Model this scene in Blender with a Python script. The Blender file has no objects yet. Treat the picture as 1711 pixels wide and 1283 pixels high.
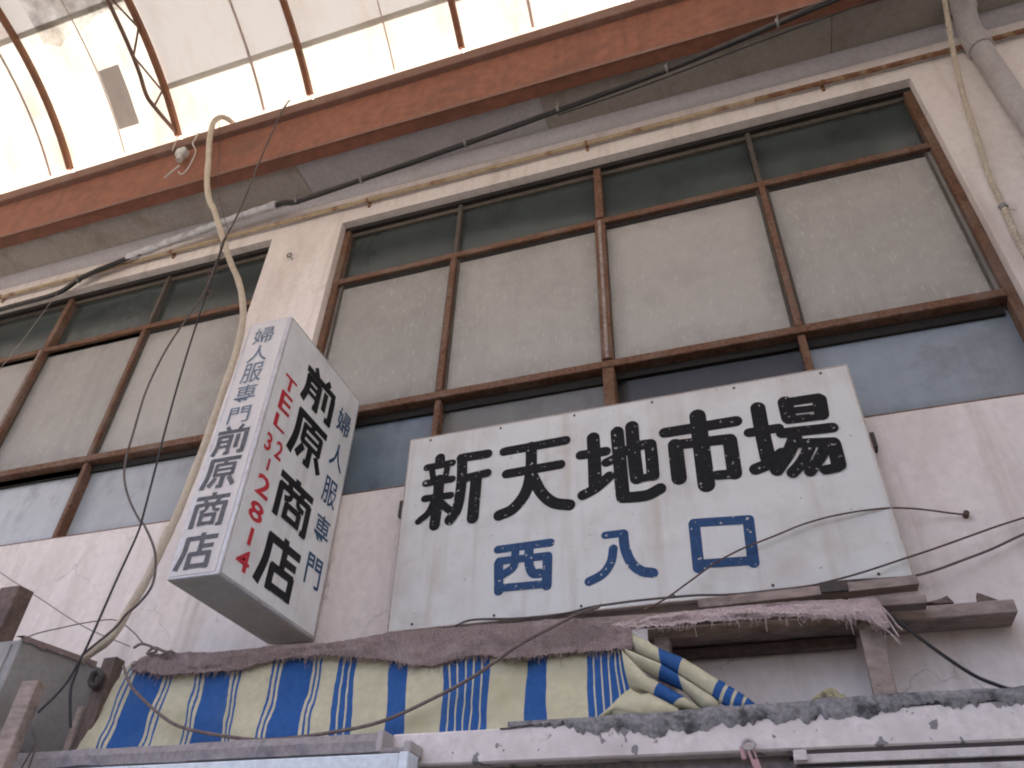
import bpy, bmesh, math, random
from mathutils import Vector, Matrix, noise
random.seed(7)
SC = bpy.context.scene
COL = SC.collection
R = math.radians

# ------------------------------------------------------------------ camera, sky, sun, exposure
cam = bpy.data.cameras.new('camera')
cam.sensor_width = 36.0
cam.lens = 27.121
cam.clip_start = 0.05
cam.clip_end = 2000
cam_o = bpy.data.objects.new('camera', cam)
COL.objects.link(cam_o)
m3 = Matrix(((0.9485, 0.171, 0.2668), (0.3152, -0.5953, -0.7391), (0.0324, 0.7851, -0.6185)))
cam_o.matrix_world = Matrix.Translation((0, -3.0, 1.6)) @ m3.to_4x4()
SC.camera = cam_o

SUN_EL, SUN_ROT = 58.0, 318.0     # elevation, compass rotation (degrees)
world = bpy.data.worlds.new('World')
SC.world = world
world.use_nodes = True
wn = world.node_tree
bg = wn.nodes['Background']
sky = wn.nodes.new('ShaderNodeTexSky')
sky.sky_type = 'NISHITA'
sky.sun_disc = False
sky.sun_elevation = R(SUN_EL)
sky.sun_rotation = R(SUN_ROT)
sky.air_density = 0.42
sky.dust_density = 10.0
sky.ozone_density = 0.3
wn.links.new(sky.outputs[0], bg.inputs[0])
bg.inputs[1].default_value = 0.15
sun = bpy.data.lights.new('sun', 'SUN')
sun.energy = 2.2
sun.angle = R(0.5)
sun.color = (1.0, 0.97, 0.92)
sun_o = bpy.data.objects.new('sun', sun)
COL.objects.link(sun_o)
sd = Vector((math.sin(R(SUN_ROT)) * math.cos(R(SUN_EL)), math.cos(R(SUN_ROT)) * math.cos(R(SUN_EL)), math.sin(R(SUN_EL))))
sun_o.rotation_euler = sd.to_track_quat('Z', 'Y').to_euler()
sun_o.location = (0, 0, 30)

SC.view_settings.view_transform = 'Standard'
SC.view_settings.look = 'None'
SC.view_settings.gamma = 1.0
SC.view_settings.use_curve_mapping = False
SC.view_settings.exposure = 3.32
SC.cycles.use_denoising = True
SC.cycles.max_bounces = 7
SC.cycles.diffuse_bounces = 4
SC.cycles.filter_width = 2.0

# ------------------------------------------------------------------ materials
MATS = {}
def mat(name, col, rough=0.8, stain=None, stain_amt=0.5, stain_scale=1.5, grain=0.12, grain_scale=40.0,
        bump=0.15, bump_scale=60.0, metal=0.0, spec=0.3, stretch=(1, 1, 1), specks=None, speck_scale=90, speck_t=0.72,
        trans=0.0, stain_lo=0.5, stain_hi=0.68, stain_stretch=(1, 1, 1), cracks=0.0, streak=None, edge_dirt=0.0):
    m = bpy.data.materials.new(name)
    m.use_nodes = True
    nt = m.node_tree; N = nt.nodes; L = nt.links
    b = N['Principled BSDF']
    b.inputs['Roughness'].default_value = rough
    b.inputs['Metallic'].default_value = metal
    b.inputs['Specular IOR Level'].default_value = spec
    b.inputs['Transmission Weight'].default_value = trans
    tc = N.new('ShaderNodeTexCoord')
    def tex(scale, st, detail=6, rgh=0.6):
        mp = N.new('ShaderNodeMapping'); mp.inputs['Scale'].default_value = st
        L.new(tc.outputs['Object'], mp.inputs[0])
        t = N.new('ShaderNodeTexNoise'); t.inputs['Scale'].default_value = scale
        t.inputs['Detail'].default_value = detail; t.inputs['Roughness'].default_value = rgh
        L.new(mp.outputs[0], t.inputs['Vector'])
        return t.outputs['Fac']
    def ramp(src, lo, hi):
        r = N.new('ShaderNodeMapRange'); r.inputs[1].default_value = lo; r.inputs[2].default_value = hi
        r.clamp = True
        L.new(src, r.inputs[0]); return r.outputs[0]
    def mix(f, a, c, amt=1.0, mode='MIX'):
        x = N.new('ShaderNodeMix'); x.data_type = 'RGBA'; x.blend_type = mode
        if amt != 1.0:
            mm = N.new('ShaderNodeMath'); mm.operation = 'MULTIPLY'; mm.inputs[1].default_value = amt
            L.new(f, mm.inputs[0]); f = mm.outputs[0]
        L.new(f, x.inputs[0])
        for s, v in ((6, a), (7, c)):
            if isinstance(v, tuple): x.inputs[s].default_value = (*v[:3], 1)
            else: L.new(v, x.inputs[s])
        return x.outputs[2]
    lo = tuple(c * (1 - grain) for c in col); hi = tuple(min(1, c * (1 + grain)) for c in col)
    c = mix(ramp(tex(grain_scale, stretch), 0.3, 0.7), lo, hi)
    if stain:
        c = mix(ramp(tex(stain_scale, stain_stretch, 8, 0.68), stain_lo, stain_hi), c, stain, stain_amt)
    if specks:
        c = mix(ramp(tex(speck_scale, (1, 1, 1), 3, 0.5), speck_t, speck_t + 0.03), c, specks, 0.85)
    if cracks:
        mp = N.new('ShaderNodeMapping'); L.new(tc.outputs['Object'], mp.inputs[0])
        nz = N.new('ShaderNodeTexNoise'); nz.inputs['Scale'].default_value = 2.5; nz.inputs['Detail'].default_value = 6
        L.new(mp.outputs[0], nz.inputs[0])
        ad = N.new('ShaderNodeMix'); ad.data_type = 'RGBA'; ad.blend_type = 'LINEAR_LIGHT'; ad.inputs[0].default_value = 0.35
        L.new(mp.outputs[0], ad.inputs[6]); L.new(nz.outputs['Color'], ad.inputs[7])
        vo = N.new('ShaderNodeTexVoronoi'); vo.feature = 'DISTANCE_TO_EDGE'; vo.inputs['Scale'].default_value = 1.3
        L.new(ad.outputs[2], vo.inputs['Vector'])
        r1 = N.new('ShaderNodeMapRange'); r1.inputs[1].default_value = 0.006; r1.inputs[2].default_value = 0.001
        L.new(vo.outputs['Distance'], r1.inputs[0])
        ml = N.new('ShaderNodeMath'); ml.operation = 'MULTIPLY'
        L.new(r1.outputs[0], ml.inputs[0]); L.new(ramp(tex(1.1, (1, 1, 1)), 0.5, 0.56), ml.inputs[1])
        c = mix(ml.outputs[0], c, (0.13, 0.10, 0.09), cracks)
    if streak:
        c = mix(ramp(tex(streak[1], (5, 5, 0.35), 6, 0.6), 0.52, 0.72), c, streak[0], streak[2])
    if edge_dirt:
        sp = N.new('ShaderNodeSeparateXYZ'); L.new(tc.outputs['Generated'], sp.inputs[0])
        def tri(sock, k):
            a_ = N.new('ShaderNodeMath'); a_.operation = 'SUBTRACT'; a_.inputs[1].default_value = 0.5; L.new(sock, a_.inputs[0])
            b_ = N.new('ShaderNodeMath'); b_.operation = 'ABSOLUTE'; L.new(a_.outputs[0], b_.inputs[0])
            return ramp(b_.outputs[0], k, 0.5)
        mx = N.new('ShaderNodeMath'); mx.operation = 'MAXIMUM'
        L.new(tri(sp.outputs[0], 0.36), mx.inputs[0]); L.new(tri(sp.outputs[2], 0.33), mx.inputs[1])
        m2 = N.new('ShaderNodeMath'); m2.operation = 'MULTIPLY'; L.new(mx.outputs[0], m2.inputs[0]); L.new(ramp(tex(5, (1, 1, 1)), 0.3, 0.65), m2.inputs[1])
        c = mix(m2.outputs[0], c, tuple(v * 0.45 for v in col), edge_dirt)
        oi = N.new('ShaderNodeObjectInfo')
        rr_ = N.new('ShaderNodeMapRange'); rr_.inputs[3].default_value = 0.84; rr_.inputs[4].default_value = 1.14; L.new(oi.outputs['Random'], rr_.inputs[0])
        vm = N.new('ShaderNodeVectorMath'); vm.operation = 'SCALE'; L.new(c, vm.inputs[0]); L.new(rr_.outputs[0], vm.inputs['Scale']); c = vm.outputs[0]
    L.new(c, b.inputs['Base Color'])
    if bump:
        bp = N.new('ShaderNodeBump'); bp.inputs['Strength'].default_value = bump; bp.inputs['Distance'].default_value = 0.004
        L.new(tex(bump_scale, stretch, 5), bp.inputs['Height']); L.new(bp.outputs[0], b.inputs['Normal'])
    MATS[name] = m
    return m

mat('pink_plaster', (0.735, 0.685, 0.65), 0.85, cracks=0.3, streak=((0.47, 0.40, 0.34), 1.6, 0.55), stain=(0.52, 0.44, 0.395), stain_amt=0.55, stain_scale=1.1, bump=0.35, bump_scale=70,
    grain=0.08, grain_scale=22, specks=(0.18, 0.14, 0.12), speck_scale=34, speck_t=0.735, stain_stretch=(1.6, 1, 0.7))
mat('opposite_plaster', (0.55, 0.50, 0.46), 0.85, stain=(0.4, 0.36, 0.3))
mat('paving', (0.13, 0.125, 0.12), 0.9, stain=(0.09, 0.085, 0.08))
mat('earth', (0.10, 0.095, 0.085), 0.95)
mat('roof_concrete', (0.32, 0.31, 0.29), 0.9, stain=(0.2, 0.2, 0.19))
mat('roof_low_bounce', (0.05, 0.05, 0.052), 0.9)  # unseen low roof, dark to cut light bounced up to the soffit
mat('soffit_brown', (0.35, 0.325, 0.295), 0.9, stain=(0.24, 0.20, 0.16), stain_amt=0.75, stain_scale=4, bump=0.3)
mat('soffit_dark', (0.28, 0.255, 0.23), 0.9, stain=(0.20, 0.17, 0.14), stain_amt=0.8, stain_scale=4.5, bump=0.3)
mat('soffit_pale', (0.40, 0.39, 0.41), 0.9, stain=(0.34, 0.31, 0.30), stain_amt=0.7, stain_scale=4, bump=0.2)
mat('fascia_paint', (0.24, 0.10, 0.064), 0.8, streak=((0.15, 0.075, 0.055), 3.0, 0.6), stain=(0.14, 0.072, 0.054), stain_amt=0.7, stain_scale=3.2, bump=0.25, grain=0.18, grain_scale=14,
    stain_stretch=(0.5, 1, 1))
mat('fascia_cap_paint', (0.19, 0.105, 0.08), 0.8, stain=(0.24, 0.18, 0.145), stain_amt=0.7, stain_scale=3, bump=0.3)
mat('rib_steel', (0.19, 0.082, 0.042), 0.7, stain=(0.09, 0.05, 0.035), stain_amt=0.7, stain_scale=6, metal=0.1)
mat('truss_steel', (0.12, 0.075, 0.06), 0.65, stain=(0.2, 0.09, 0.05), stain_amt=0.6, stain_scale=8)
mat('window_wood', (0.155, 0.085, 0.055), 0.85, stain=(0.225, 0.175, 0.145), stain_amt=0.7, stain_scale=4, grain=0.4, grain_scale=45, bump=0.4,
    bump_scale=80, stain_lo=0.45, stain_hi=0.7, spec=0.15)
mat('frame_dark', (0.085, 0.075, 0.062), 0.8, stain=(0.16, 0.13, 0.11), grain=0.3, bump=0.3)
mat('old_timber', (0.30, 0.245, 0.215), 0.85, stain=(0.14, 0.11, 0.095), stain_amt=0.8, stain_scale=7, grain=0.3, grain_scale=50, bump=0.4, stretch=(0.3, 1, 1))
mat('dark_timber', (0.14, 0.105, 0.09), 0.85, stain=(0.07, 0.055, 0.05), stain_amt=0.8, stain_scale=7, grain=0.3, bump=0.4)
mat('sign_white', (0.62, 0.635, 0.615), 0.55, streak=((0.42, 0.35, 0.28), 2.2, 0.45), stain=(0.44, 0.40, 0.37), stain_amt=0.65, stain_scale=2.6, grain=0.03, grain_scale=9, bump=0.05,
    specks=(0.25, 0.18, 0.14), speck_scale=52, speck_t=0.70, stain_lo=0.48, stain_hi=0.72)
mat('sign_edge', (0.45, 0.40, 0.36), 0.7, stain=(0.22, 0.1, 0.05), stain_amt=0.8, stain_scale=9)
mat('letter_black', (0.010, 0.0095, 0.010), 0.6, spec=0.15, grain=0.3, bump=0.05, specks=(0.42, 0.40, 0.38), speck_scale=48, speck_t=0.655)
mat('letter_blue', (0.020, 0.062, 0.155), 0.55, spec=0.2, grain=0.25, bump=0.05, specks=(0.55, 0.52, 0.46), speck_scale=48, speck_t=0.64)
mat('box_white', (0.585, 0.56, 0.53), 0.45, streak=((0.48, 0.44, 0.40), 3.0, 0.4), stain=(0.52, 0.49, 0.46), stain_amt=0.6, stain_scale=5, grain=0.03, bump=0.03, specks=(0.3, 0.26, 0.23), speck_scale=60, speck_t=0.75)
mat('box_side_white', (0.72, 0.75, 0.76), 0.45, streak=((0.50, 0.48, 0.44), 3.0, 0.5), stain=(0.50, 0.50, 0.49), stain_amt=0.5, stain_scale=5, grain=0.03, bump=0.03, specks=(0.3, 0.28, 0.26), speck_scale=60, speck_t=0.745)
mat('box_trim', (0.50, 0.50, 0.51), 0.45, stain=(0.36, 0.31, 0.27), stain_amt=0.7, stain_scale=12, metal=0.3)
mat('box_bottom', (0.46, 0.45, 0.42), 0.6, stain=(0.27, 0.25, 0.22), stain_scale=5)
mat('paint_black', (0.013, 0.013, 0.015), 0.55, spec=0.2, grain=0.3, bump=0.0)
mat('paint_grey', (0.085, 0.085, 0.095), 0.55, grain=0.4, bump=0.0)
mat('paint_navy', (0.03, 0.085, 0.17), 0.5, grain=0.3, bump=0.0)
mat('paint_slate', (0.13, 0.165, 0.21), 0.55, grain=0.35, bump=0.0)
mat('paint_red', (0.50, 0.03, 0.045), 0.5, grain=0.15, bump=0.0)
mat('pipe_cream', (0.43, 0.34, 0.22), 0.7, stain=(0.20, 0.095, 0.05), stain_amt=0.9, stain_scale=5, grain=0.2, bump=0.4, stain_lo=0.52, stain_hi=0.62)
mat('pipe_rusty', (0.20, 0.095, 0.05), 0.8, stain=(0.42, 0.33, 0.2), stain_amt=0.9, stain_scale=9, grain=0.3, bump=0.5)
mat('hose_cream', (0.49, 0.43, 0.34), 0.65, stain=(0.36, 0.29, 0.22), stain_amt=0.6, stain_scale=8, bump=0.2)
mat('drain_grey', (0.40, 0.38, 0.38), 0.6, stain=(0.26, 0.23, 0.21), stain_amt=0.6, stain_scale=5)
mat('cable_black', (0.022, 0.022, 0.024), 0.5, grain=0.3)
mat('cable_grey', (0.10, 0.085, 0.08), 0.7, grain=0.3)
mat('cord_taupe', (0.16, 0.125, 0.115), 0.8, grain=0.3)
mat('wire_rusty', (0.10, 0.062, 0.05), 0.85, grain=0.4)
mat('wire_pale', (0.30, 0.26, 0.24), 0.8)
mat('tape_silver', (0.55, 0.56, 0.58), 0.4, stain=(0.2, 0.19, 0.19), stain_amt=0.8, stain_scale=18, bump=0.4, bump_scale=50)
mat('tie_white', (0.22, 0.22, 0.21), 0.5)
mat('porcelain', (0.52, 0.52, 0.49), 0.3, stain=(0.3, 0.28, 0.24), stain_scale=40)
mat('cloth_cream', (0.50, 0.48, 0.335), 0.85, streak=((0.40, 0.38, 0.25), 2.5, 0.5), stain=(0.37, 0.35, 0.22), stain_amt=0.6, stain_scale=5, bump=0.15, bump_scale=200)
mat('cloth_blue', (0.016, 0.085, 0.275), 0.75, stain=(0.04, 0.105, 0.24), stain_amt=0.6, stain_scale=5, bump=0.15, bump_scale=200)
mat('scrap_olive', (0.33, 0.305, 0.19), 0.95, stain=(0.06, 0.055, 0.045), stain_amt=0.9, stain_scale=22, stain_lo=0.45, stain_hi=0.6)
mat('carpet_mauve', (0.255, 0.20, 0.187), 1.0, stain=(0.37, 0.31, 0.295), stain_amt=0.8, stain_scale=7, grain=0.5, grain_scale=260, bump=1.0, bump_scale=320)
mat('carpet_pale', (0.46, 0.375, 0.36), 1.0, stain=(0.33, 0.25, 0.23), stain_amt=0.7, stain_scale=9, grain=0.3, grain_scale=200, bump=0.8, bump_scale=260)
mat('mortar_grey', (0.25, 0.245, 0.25), 0.95, stain=(0.06, 0.06, 0.06), stain_amt=0.95, stain_scale=9, grain=0.35, grain_scale=60, bump=1.0, bump_scale=45, stain_lo=0.50, stain_hi=0.62)
mat('ledge_white', (0.70, 0.66, 0.64), 0.8, stain=(0.45, 0.40, 0.39), stain_amt=0.5, stain_scale=5, specks=(0.16, 0.16, 0.17), speck_scale=22, speck_t=0.635, bump=0.4)
mat('bar_grey', (0.30, 0.275, 0.275), 0.8, stain=(0.17, 0.16, 0.19), stain_amt=0.9, stain_scale=14, grain=0.25, bump=0.4)
mat('panel_bluewhite', (0.66, 0.74, 0.80), 0.4, stain=(0.5, 0.48, 0.44), stain_amt=0.35, stain_scale=6)
mat('sheet_grey', (0.30, 0.30, 0.295), 0.7, stain=(0.15, 0.14, 0.135), stain_amt=0.8, stain_scale=5, bump=0.3)
mat('rail_white', (0.58, 0.55, 0.54), 0.6, stain=(0.3, 0.27, 0.25), stain_amt=0.7, stain_scale=12)
mat('rail_dark', (0.06, 0.05, 0.05), 0.8)
mat('clip_pink', (0.45, 0.27, 0.29), 0.6, stain=(0.15, 0.1, 0.1), stain_scale=40)
mat('steel_dark', (0.05, 0.045, 0.042), 0.6, stain=(0.13, 0.07, 0.04), stain_scale=30)
mat('frame_shade_black', (0.022, 0.019, 0.017), 0.8, stain=(0.05, 0.04, 0.035), grain=0.3)  # near-black for the window head and the shade strips under the transoms
mat('room_dark', (0.06, 0.062, 0.06), 0.9)
mat('patch_beige', (0.3, 0.25, 0.22), 0.9)

def panel_mat(name, col):
    """pebbled opaque glazing: beige with pale slanting flecks"""
    m = mat(name, col, 0.42, stain=tuple(c * 0.80 for c in col), stain_amt=0.7, stain_scale=2.2, grain=0.05, grain_scale=14, bump=0.25, bump_scale=120, spec=0.4, edge_dirt=0.75, streak=(tuple(c * 0.84 for c in col), 1.4, 0.7))
    nt = m.node_tree; N = nt.nodes; L = nt.links
    b = N['Principled BSDF']; old = b.inputs['Base Color'].links[0].from_socket
    tc = N.new('ShaderNodeTexCoord'); mp = N.new('ShaderNodeMapping')
    mp.inputs['Rotation'].default_value = (0, R(-24), 0); mp.inputs['Scale'].default_value = (85, 20, 17)
    L.new(tc.outputs['Object'], mp.inputs[0])
    t = N.new('ShaderNodeTexNoise'); t.inputs['Scale'].default_value = 1.0; t.inputs['Detail'].default_value = 2.0
    L.new(mp.outputs[0], t.inputs[0])
    r = N.new('ShaderNodeMapRange'); r.inputs[1].default_value = 0.60; r.inputs[2].default_value = 0.74
    L.new(t.outputs[0], r.inputs[0])
    x = N.new('ShaderNodeMix'); x.data_type = 'RGBA'
    mm = N.new('ShaderNodeMath'); mm.operation = 'MULTIPLY'; mm.inputs[1].default_value = 0.36
    L.new(r.outputs[0], mm.inputs[0]); L.new(mm.outputs[0], x.inputs[0])
    L.new(old, x.inputs[6]); x.inputs[7].default_value = (0.58, 0.55, 0.51, 1)
    L.new(x.outputs[2], b.inputs['Base Color'])
    return m
panel_mat('panel_beige', (0.345, 0.337, 0.312))

def glass_mat(name, col, trans, rough, ribs, spec=0.5):
    """dusty figured window glass"""
    m = mat(name, col, rough, stain=tuple(c * 0.55 for c in col), stain_amt=0.8, stain_scale=2.6, grain=0.06, grain_scale=10, bump=0.0, spec=spec, trans=trans, edge_dirt=0.8, streak=(tuple(c * 1.25 for c in col), 1.5, 0.5))
    nt = m.node_tree; N = nt.nodes; L = nt.links
    b = N['Principled BSDF']
    tc = N.new('ShaderNodeTexCoord'); mp = N.new('ShaderNodeMapping'); mp.inputs['Rotation'].default_value = (0, R(38), 0)
    L.new(tc.outputs['Object'], mp.inputs[0])
    w = N.new('ShaderNodeTexWave'); w.inputs['Scale'].default_value = 26.0; w.inputs['Distortion'].default_value = 0.8
    L.new(mp.outputs[0], w.inputs[0])
    bp = N.new('ShaderNodeBump'); bp.inputs['Strength'].default_value = ribs; bp.inputs['Distance'].default_value = 0.003
    L.new(w.outputs['Fac'], bp.inputs['Height']); L.new(bp.outputs[0], b.inputs['Normal'])
    return m
glass_mat('glass_upper', (0.062, 0.080, 0.079), 0.2, 0.16, 0.03, 0.6)
glass_mat('glass_lower', (0.265, 0.315, 0.35), 0.2, 0.16, 0.35, 0.6)
glass_mat('glass_pale', (0.42, 0.455, 0.475), 0.1, 0.2, 0.25, 0.6)
glass_mat('glass_blue', (0.21, 0.275, 0.34), 0.2, 0.16, 0.3, 0.6)
glass_mat('glass_grey', (0.155, 0.155, 0.145), 0.2, 0.2, 0.6, 0.6)
glass_mat('glass_dark', (0.035, 0.033, 0.031), 0.3, 0.2, 0.6, 0.6)

def sheet_mat(name, col, trans, stain, amt, scale):
    """translucent plastic roofing sheet: passes scattered daylight"""
    m = bpy.data.materials.new(name); m.use_nodes = True
    nt = m.node_tree; N = nt.nodes; L = nt.links
    N.remove(N['Principled BSDF'])
    tc = N.new('ShaderNodeTexCoord')
    t = N.new('ShaderNodeTexNoise'); t.inputs['Scale'].default_value = scale; t.inputs['Detail'].default_value = 8
    t.inputs['Roughness'].default_value = 0.65
    mp = N.new('ShaderNodeMapping'); mp.inputs['Scale'].default_value = (1.3, 0.6, 0.6)
    L.new(tc.outputs['Object'], mp.inputs[0]); L.new(mp.outputs[0], t.inputs[0])
    r = N.new('ShaderNodeMapRange'); r.inputs[1].default_value = 0.48; r.inputs[2].default_value = 0.72
    L.new(t.outputs[0], r.inputs[0])
    mm = N.new('ShaderNodeMath'); mm.operation = 'MULTIPLY'; mm.inputs[1].default_value = amt
    L.new(r.outputs[0], mm.inputs[0])
    x = N.new('ShaderNodeMix'); x.data_type = 'RGBA'
    L.new(mm.outputs[0], x.inputs[0]); x.inputs[6].default_value = (*col, 1); x.inputs[7].default_value = (*stain, 1)
    tr = N.new('ShaderNodeBsdfTranslucent'); di = N.new('ShaderNodeBsdfDiffuse'); ms = N.new('ShaderNodeMixShader')
    L.new(x.outputs[2], tr.inputs[0]); L.new(x.outputs[2], di.inputs[0])
    ms.inputs[0].default_value = trans
    L.new(di.outputs[0], ms.inputs[1]); L.new(tr.outputs[0], ms.inputs[2])
    L.new(ms.outputs[0], N['Material Output'].inputs[0])
    MATS[name] = m
sheet_mat('sheet_bright', (0.48, 0.47, 0.42), 0.115, (0.36, 0.32, 0.26), 0.85, 2.8)
sheet_mat('sheet_dirty', (0.33, 0.325, 0.315), 0.085, (0.30, 0.24, 0.19), 0.7, 2.4)
sheet_mat('sheet_far', (0.34, 0.31, 0.28), 0.22, (0.22, 0.18, 0.15), 0.7, 2.4)  # unseen far courses, tone chosen to limit roof light on the upper wall
sheet_mat('sheet_seam', (0.50, 0.42, 0.38), 0.2, (0.6, 0.45, 0.4), 0.5, 3.0)
sheet_mat('sheet_patch', (0.42, 0.395, 0.37), 0.16, (0.32, 0.28, 0.27), 0.6, 6.0)
sheet_mat('leaf_litter', (0.26, 0.23, 0.20), 0.35, (0.10, 0.09, 0.08), 0.9, 9.0)
def add_gaps(name, scale, lo, hi):
    nt = MATS[name].node_tree; N = nt.nodes; L = nt.links
    old = N['Material Output'].inputs[0].links[0].from_socket
    tc = N.new('ShaderNodeTexCoord'); t = N.new('ShaderNodeTexNoise'); t.inputs['Scale'].default_value = scale; t.inputs['Detail'].default_value = 9
    t.inputs['Roughness'].default_value = 0.7
    L.new(tc.outputs['Object'], t.inputs[0])
    r = N.new('ShaderNodeMapRange'); r.inputs[1].default_value = lo; r.inputs[2].default_value = hi
    L.new(t.outputs[0], r.inputs[0])
    tr = N.new('ShaderNodeBsdfTransparent'); ms = N.new('ShaderNodeMixShader')
    L.new(r.outputs[0], ms.inputs[0]); L.new(tr.outputs[0], ms.inputs[1]); L.new(old, ms.inputs[2])
    L.new(ms.outputs[0], N['Material Output'].inputs[0])
add_gaps('leaf_litter', 4.0, 0.36, 0.80)

# ------------------------------------------------------------------ builders
def thing(name, label, cat, loc, group=None):
    o = bpy.data.objects.new(name, None); COL.objects.link(o)
    o.empty_display_size = 0.1
    o.location = loc; o['label'] = label; o['category'] = cat
    if group: o['group'] = group
    return o
def wloc(o):
    v = Vector((0, 0, 0))
    while o is not None:
        v += Vector(o.location); o = o.parent
    return v
def obj(name, geo, material, parent=None, smooth=False, idx=None):
    """link one mesh object; geo = (verts, faces) in world coordinates"""
    vs, fs = geo
    off = wloc(parent)
    me = bpy.data.meshes.new(name)
    me.from_pydata([tuple(Vector(v) - off) for v in vs], [], fs)
    mats = material if isinstance(material, (list, tuple)) else [material]
    for m in mats: me.materials.append(MATS[m])
    if idx is not None:
        me.polygons.foreach_set('material_index', idx)
    if smooth:
        me.polygons.foreach_set('use_smooth', [True] * len(me.polygons))
    me.update()
    o = bpy.data.objects.new(name, me); COL.objects.link(o)
    if parent is not None: o.parent = parent
    return o
def tag(o, label, cat, group=None):
    o['label'] = label; o['category'] = cat
    if group: o['group'] = group
    return o
def structure(o):
    o['kind'] = 'structure'; return o
def join(*gs):
    V = []; F = []
    for v, f in gs:
        n = len(V); V += list(v); F += [tuple(i + n for i in q) for q in f]
    return V, F
def box(x0, x1, y0, y1, z0, z1, bev=0.0):
    if x0 > x1: x0, x1 = x1, x0
    if y0 > y1: y0, y1 = y1, y0
    if z0 > z1: z0, z1 = z1, z0
    if not bev:
        v = [(x0, y0, z0), (x1, y0, z0), (x1, y1, z0), (x0, y1, z0), (x0, y0, z1), (x1, y0, z1), (x1, y1, z1), (x0, y1, z1)]
        return v, [(0, 3, 2, 1), (4, 5, 6, 7), (0, 1, 5, 4), (1, 2, 6, 5), (2, 3, 7, 6), (3, 0, 4, 7)]
    bm = bmesh.new()
    bmesh.ops.create_cube(bm, size=1)
    for v in bm.verts:
        v.co = Vector(((x0 + x1) / 2 + v.co.x * (x1 - x0), (y0 + y1) / 2 + v.co.y * (y1 - y0), (z0 + z1) / 2 + v.co.z * (z1 - z0)))
    bmesh.ops.bevel(bm, geom=list(bm.edges), offset=bev, segments=1, affect='EDGES')
    bm.verts.index_update()
    g = ([tuple(v.co) for v in bm.verts], [tuple(v.index for v in f.verts) for f in bm.faces])
    bm.free()
    return g
def beam(a, b, w, h, bev=0.003, up=(0, 0, 1), jitter=0.0):
    """squared timber or bar from a to b, w across, h along up"""
    a = Vector(a); b = Vector(b); d = (b - a); ln = d.length; d.normalize()
    s = d.cross(Vector(up)); s.normalize(); u = s.cross(d)
    v, f = box(0, ln, -w / 2, w / 2, -h / 2, h / 2, bev)
    out = []
    for q in v:
        p = a + d * q[0] - s * q[1] + u * q[2]
        if jitter: p += Vector((random.uniform(-1, 1), random.uniform(-1, 1), random.uniform(-1, 1))) * jitter
        out.append(tuple(p))
    return out, f
def catmull(pts, n=6):
    P = [Vector(p) for p in pts]
    if len(P) < 3:
        return [P[0].lerp(P[1], i / (n * 2)) for i in range(n * 2 + 1)]
    P = [P[0] * 2 - P[1]] + P + [P[-1] * 2 - P[-2]]
    out = []
    for i in range(1, len(P) - 2):
        p0, p1, p2, p3 = P[i - 1:i + 3]
        for k in range(n):
            t = k / n
            out.append(0.5 * ((2 * p1) + (p2 - p0) * t + (2 * p0 - 5 * p1 + 4 * p2 - p3) * t * t + (3 * p1 - p0 - 3 * p2 + p3) * t ** 3))
    out.append(P[-2])
    return out
def resample(P, step):
    out = [P[0]]; acc = 0.0
    for a, b in zip(P[:-1], P[1:]):
        d = (b - a).length
        if d < 1e-9: continue
        t = step - acc
        while t <= d:
            out.append(a.lerp(b, t / d)); t += step
        acc = d - (t - step)
    if (out[-1] - P[-1]).length > step * 0.3: out.append(P[-1])
    return out
def tube(pts, r, sides=8, n=6, smooth_path=True, rfun=None, step=None, wob=0.0):
    P = catmull(pts, n) if smooth_path else [Vector(p) for p in pts]
    if step: P = resample(P, step)
    if wob:
        P = [p + Vector(noise.noise_vector(p * 6.0)) * wob for p in P]
    V = []; F = []
    t0 = (P[1] - P[0]).normalized()
    ref = Vector((0, 0, 1)) if abs(t0.z) < 0.9 else Vector((1, 0, 0))
    nrm = t0.cross(ref).normalized()
    for i, p in enumerate(P):
        t = (P[min(i + 1, len(P) - 1)] - P[max(i - 1, 0)]).normalized()
        nrm = (nrm - t * nrm.dot(t)).normalized()
        bn = t.cross(nrm)
        rr = r * (rfun(i, len(P)) if rfun else 1.0)
        for k in range(sides):
            a = 2 * math.pi * k / sides
            V.append(tuple(p + nrm * (math.cos(a) * rr) + bn * (math.sin(a) * rr)))
    for i in range(len(P) - 1):
        for k in range(sides):
            k2 = (k + 1) % sides
            F.append((i * sides + k, i * sides + k2, (i + 1) * sides + k2, (i + 1) * sides + k))
    F.append(tuple(range(sides))[::-1]); F.append(tuple((len(P) - 1) * sides + k for k in range(sides)))
    return V, F
def interp(pts, x):
    """piecewise linear value of a list of (x, value)"""
    if x <= pts[0][0]: return pts[0][1]
    for (a, va), (b, vb) in zip(pts[:-1], pts[1:]):
        if x <= b: return va + (vb - va) * (x - a) / (b - a)
    return pts[-1][1]
def slab_grid(top, bot, back):
    """closed sheet from rows of points top..bot with a second skin pushed by 'back'"""
    rows = [top] + bot if isinstance(bot[0][0], (list, tuple, Vector)) else [top, bot]
    nr = len(rows); nc = len(rows[0]); V = []; F = []
    for s in (0, 1):
        for r_ in rows:
            for p in r_:
                V.append((p[0], p[1] + (back if s else 0), p[2]))
    o = nr * nc
    for i in range(nr - 1):
        for j in range(nc - 1):
            a = i * nc + j
            F.append((a, a + nc, a + nc + 1, a + 1))
            F.append((o + a, o + a + 1, o + a + nc + 1, o + a + nc))
    for j in range(nc - 1):
        F.append((j, j + 1, o + j + 1, o + j)); a = (nr - 1) * nc + j
        F.append((a, o + a, o + a + 1, a + 1))
    for i in range(nr - 1):
        a = i * nc; F.append((a, o + a, o + a + nc, a + nc)); b = a + nc - 1
        F.append((b, b + nc, o + b + nc, o + b))
    return V, F

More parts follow.
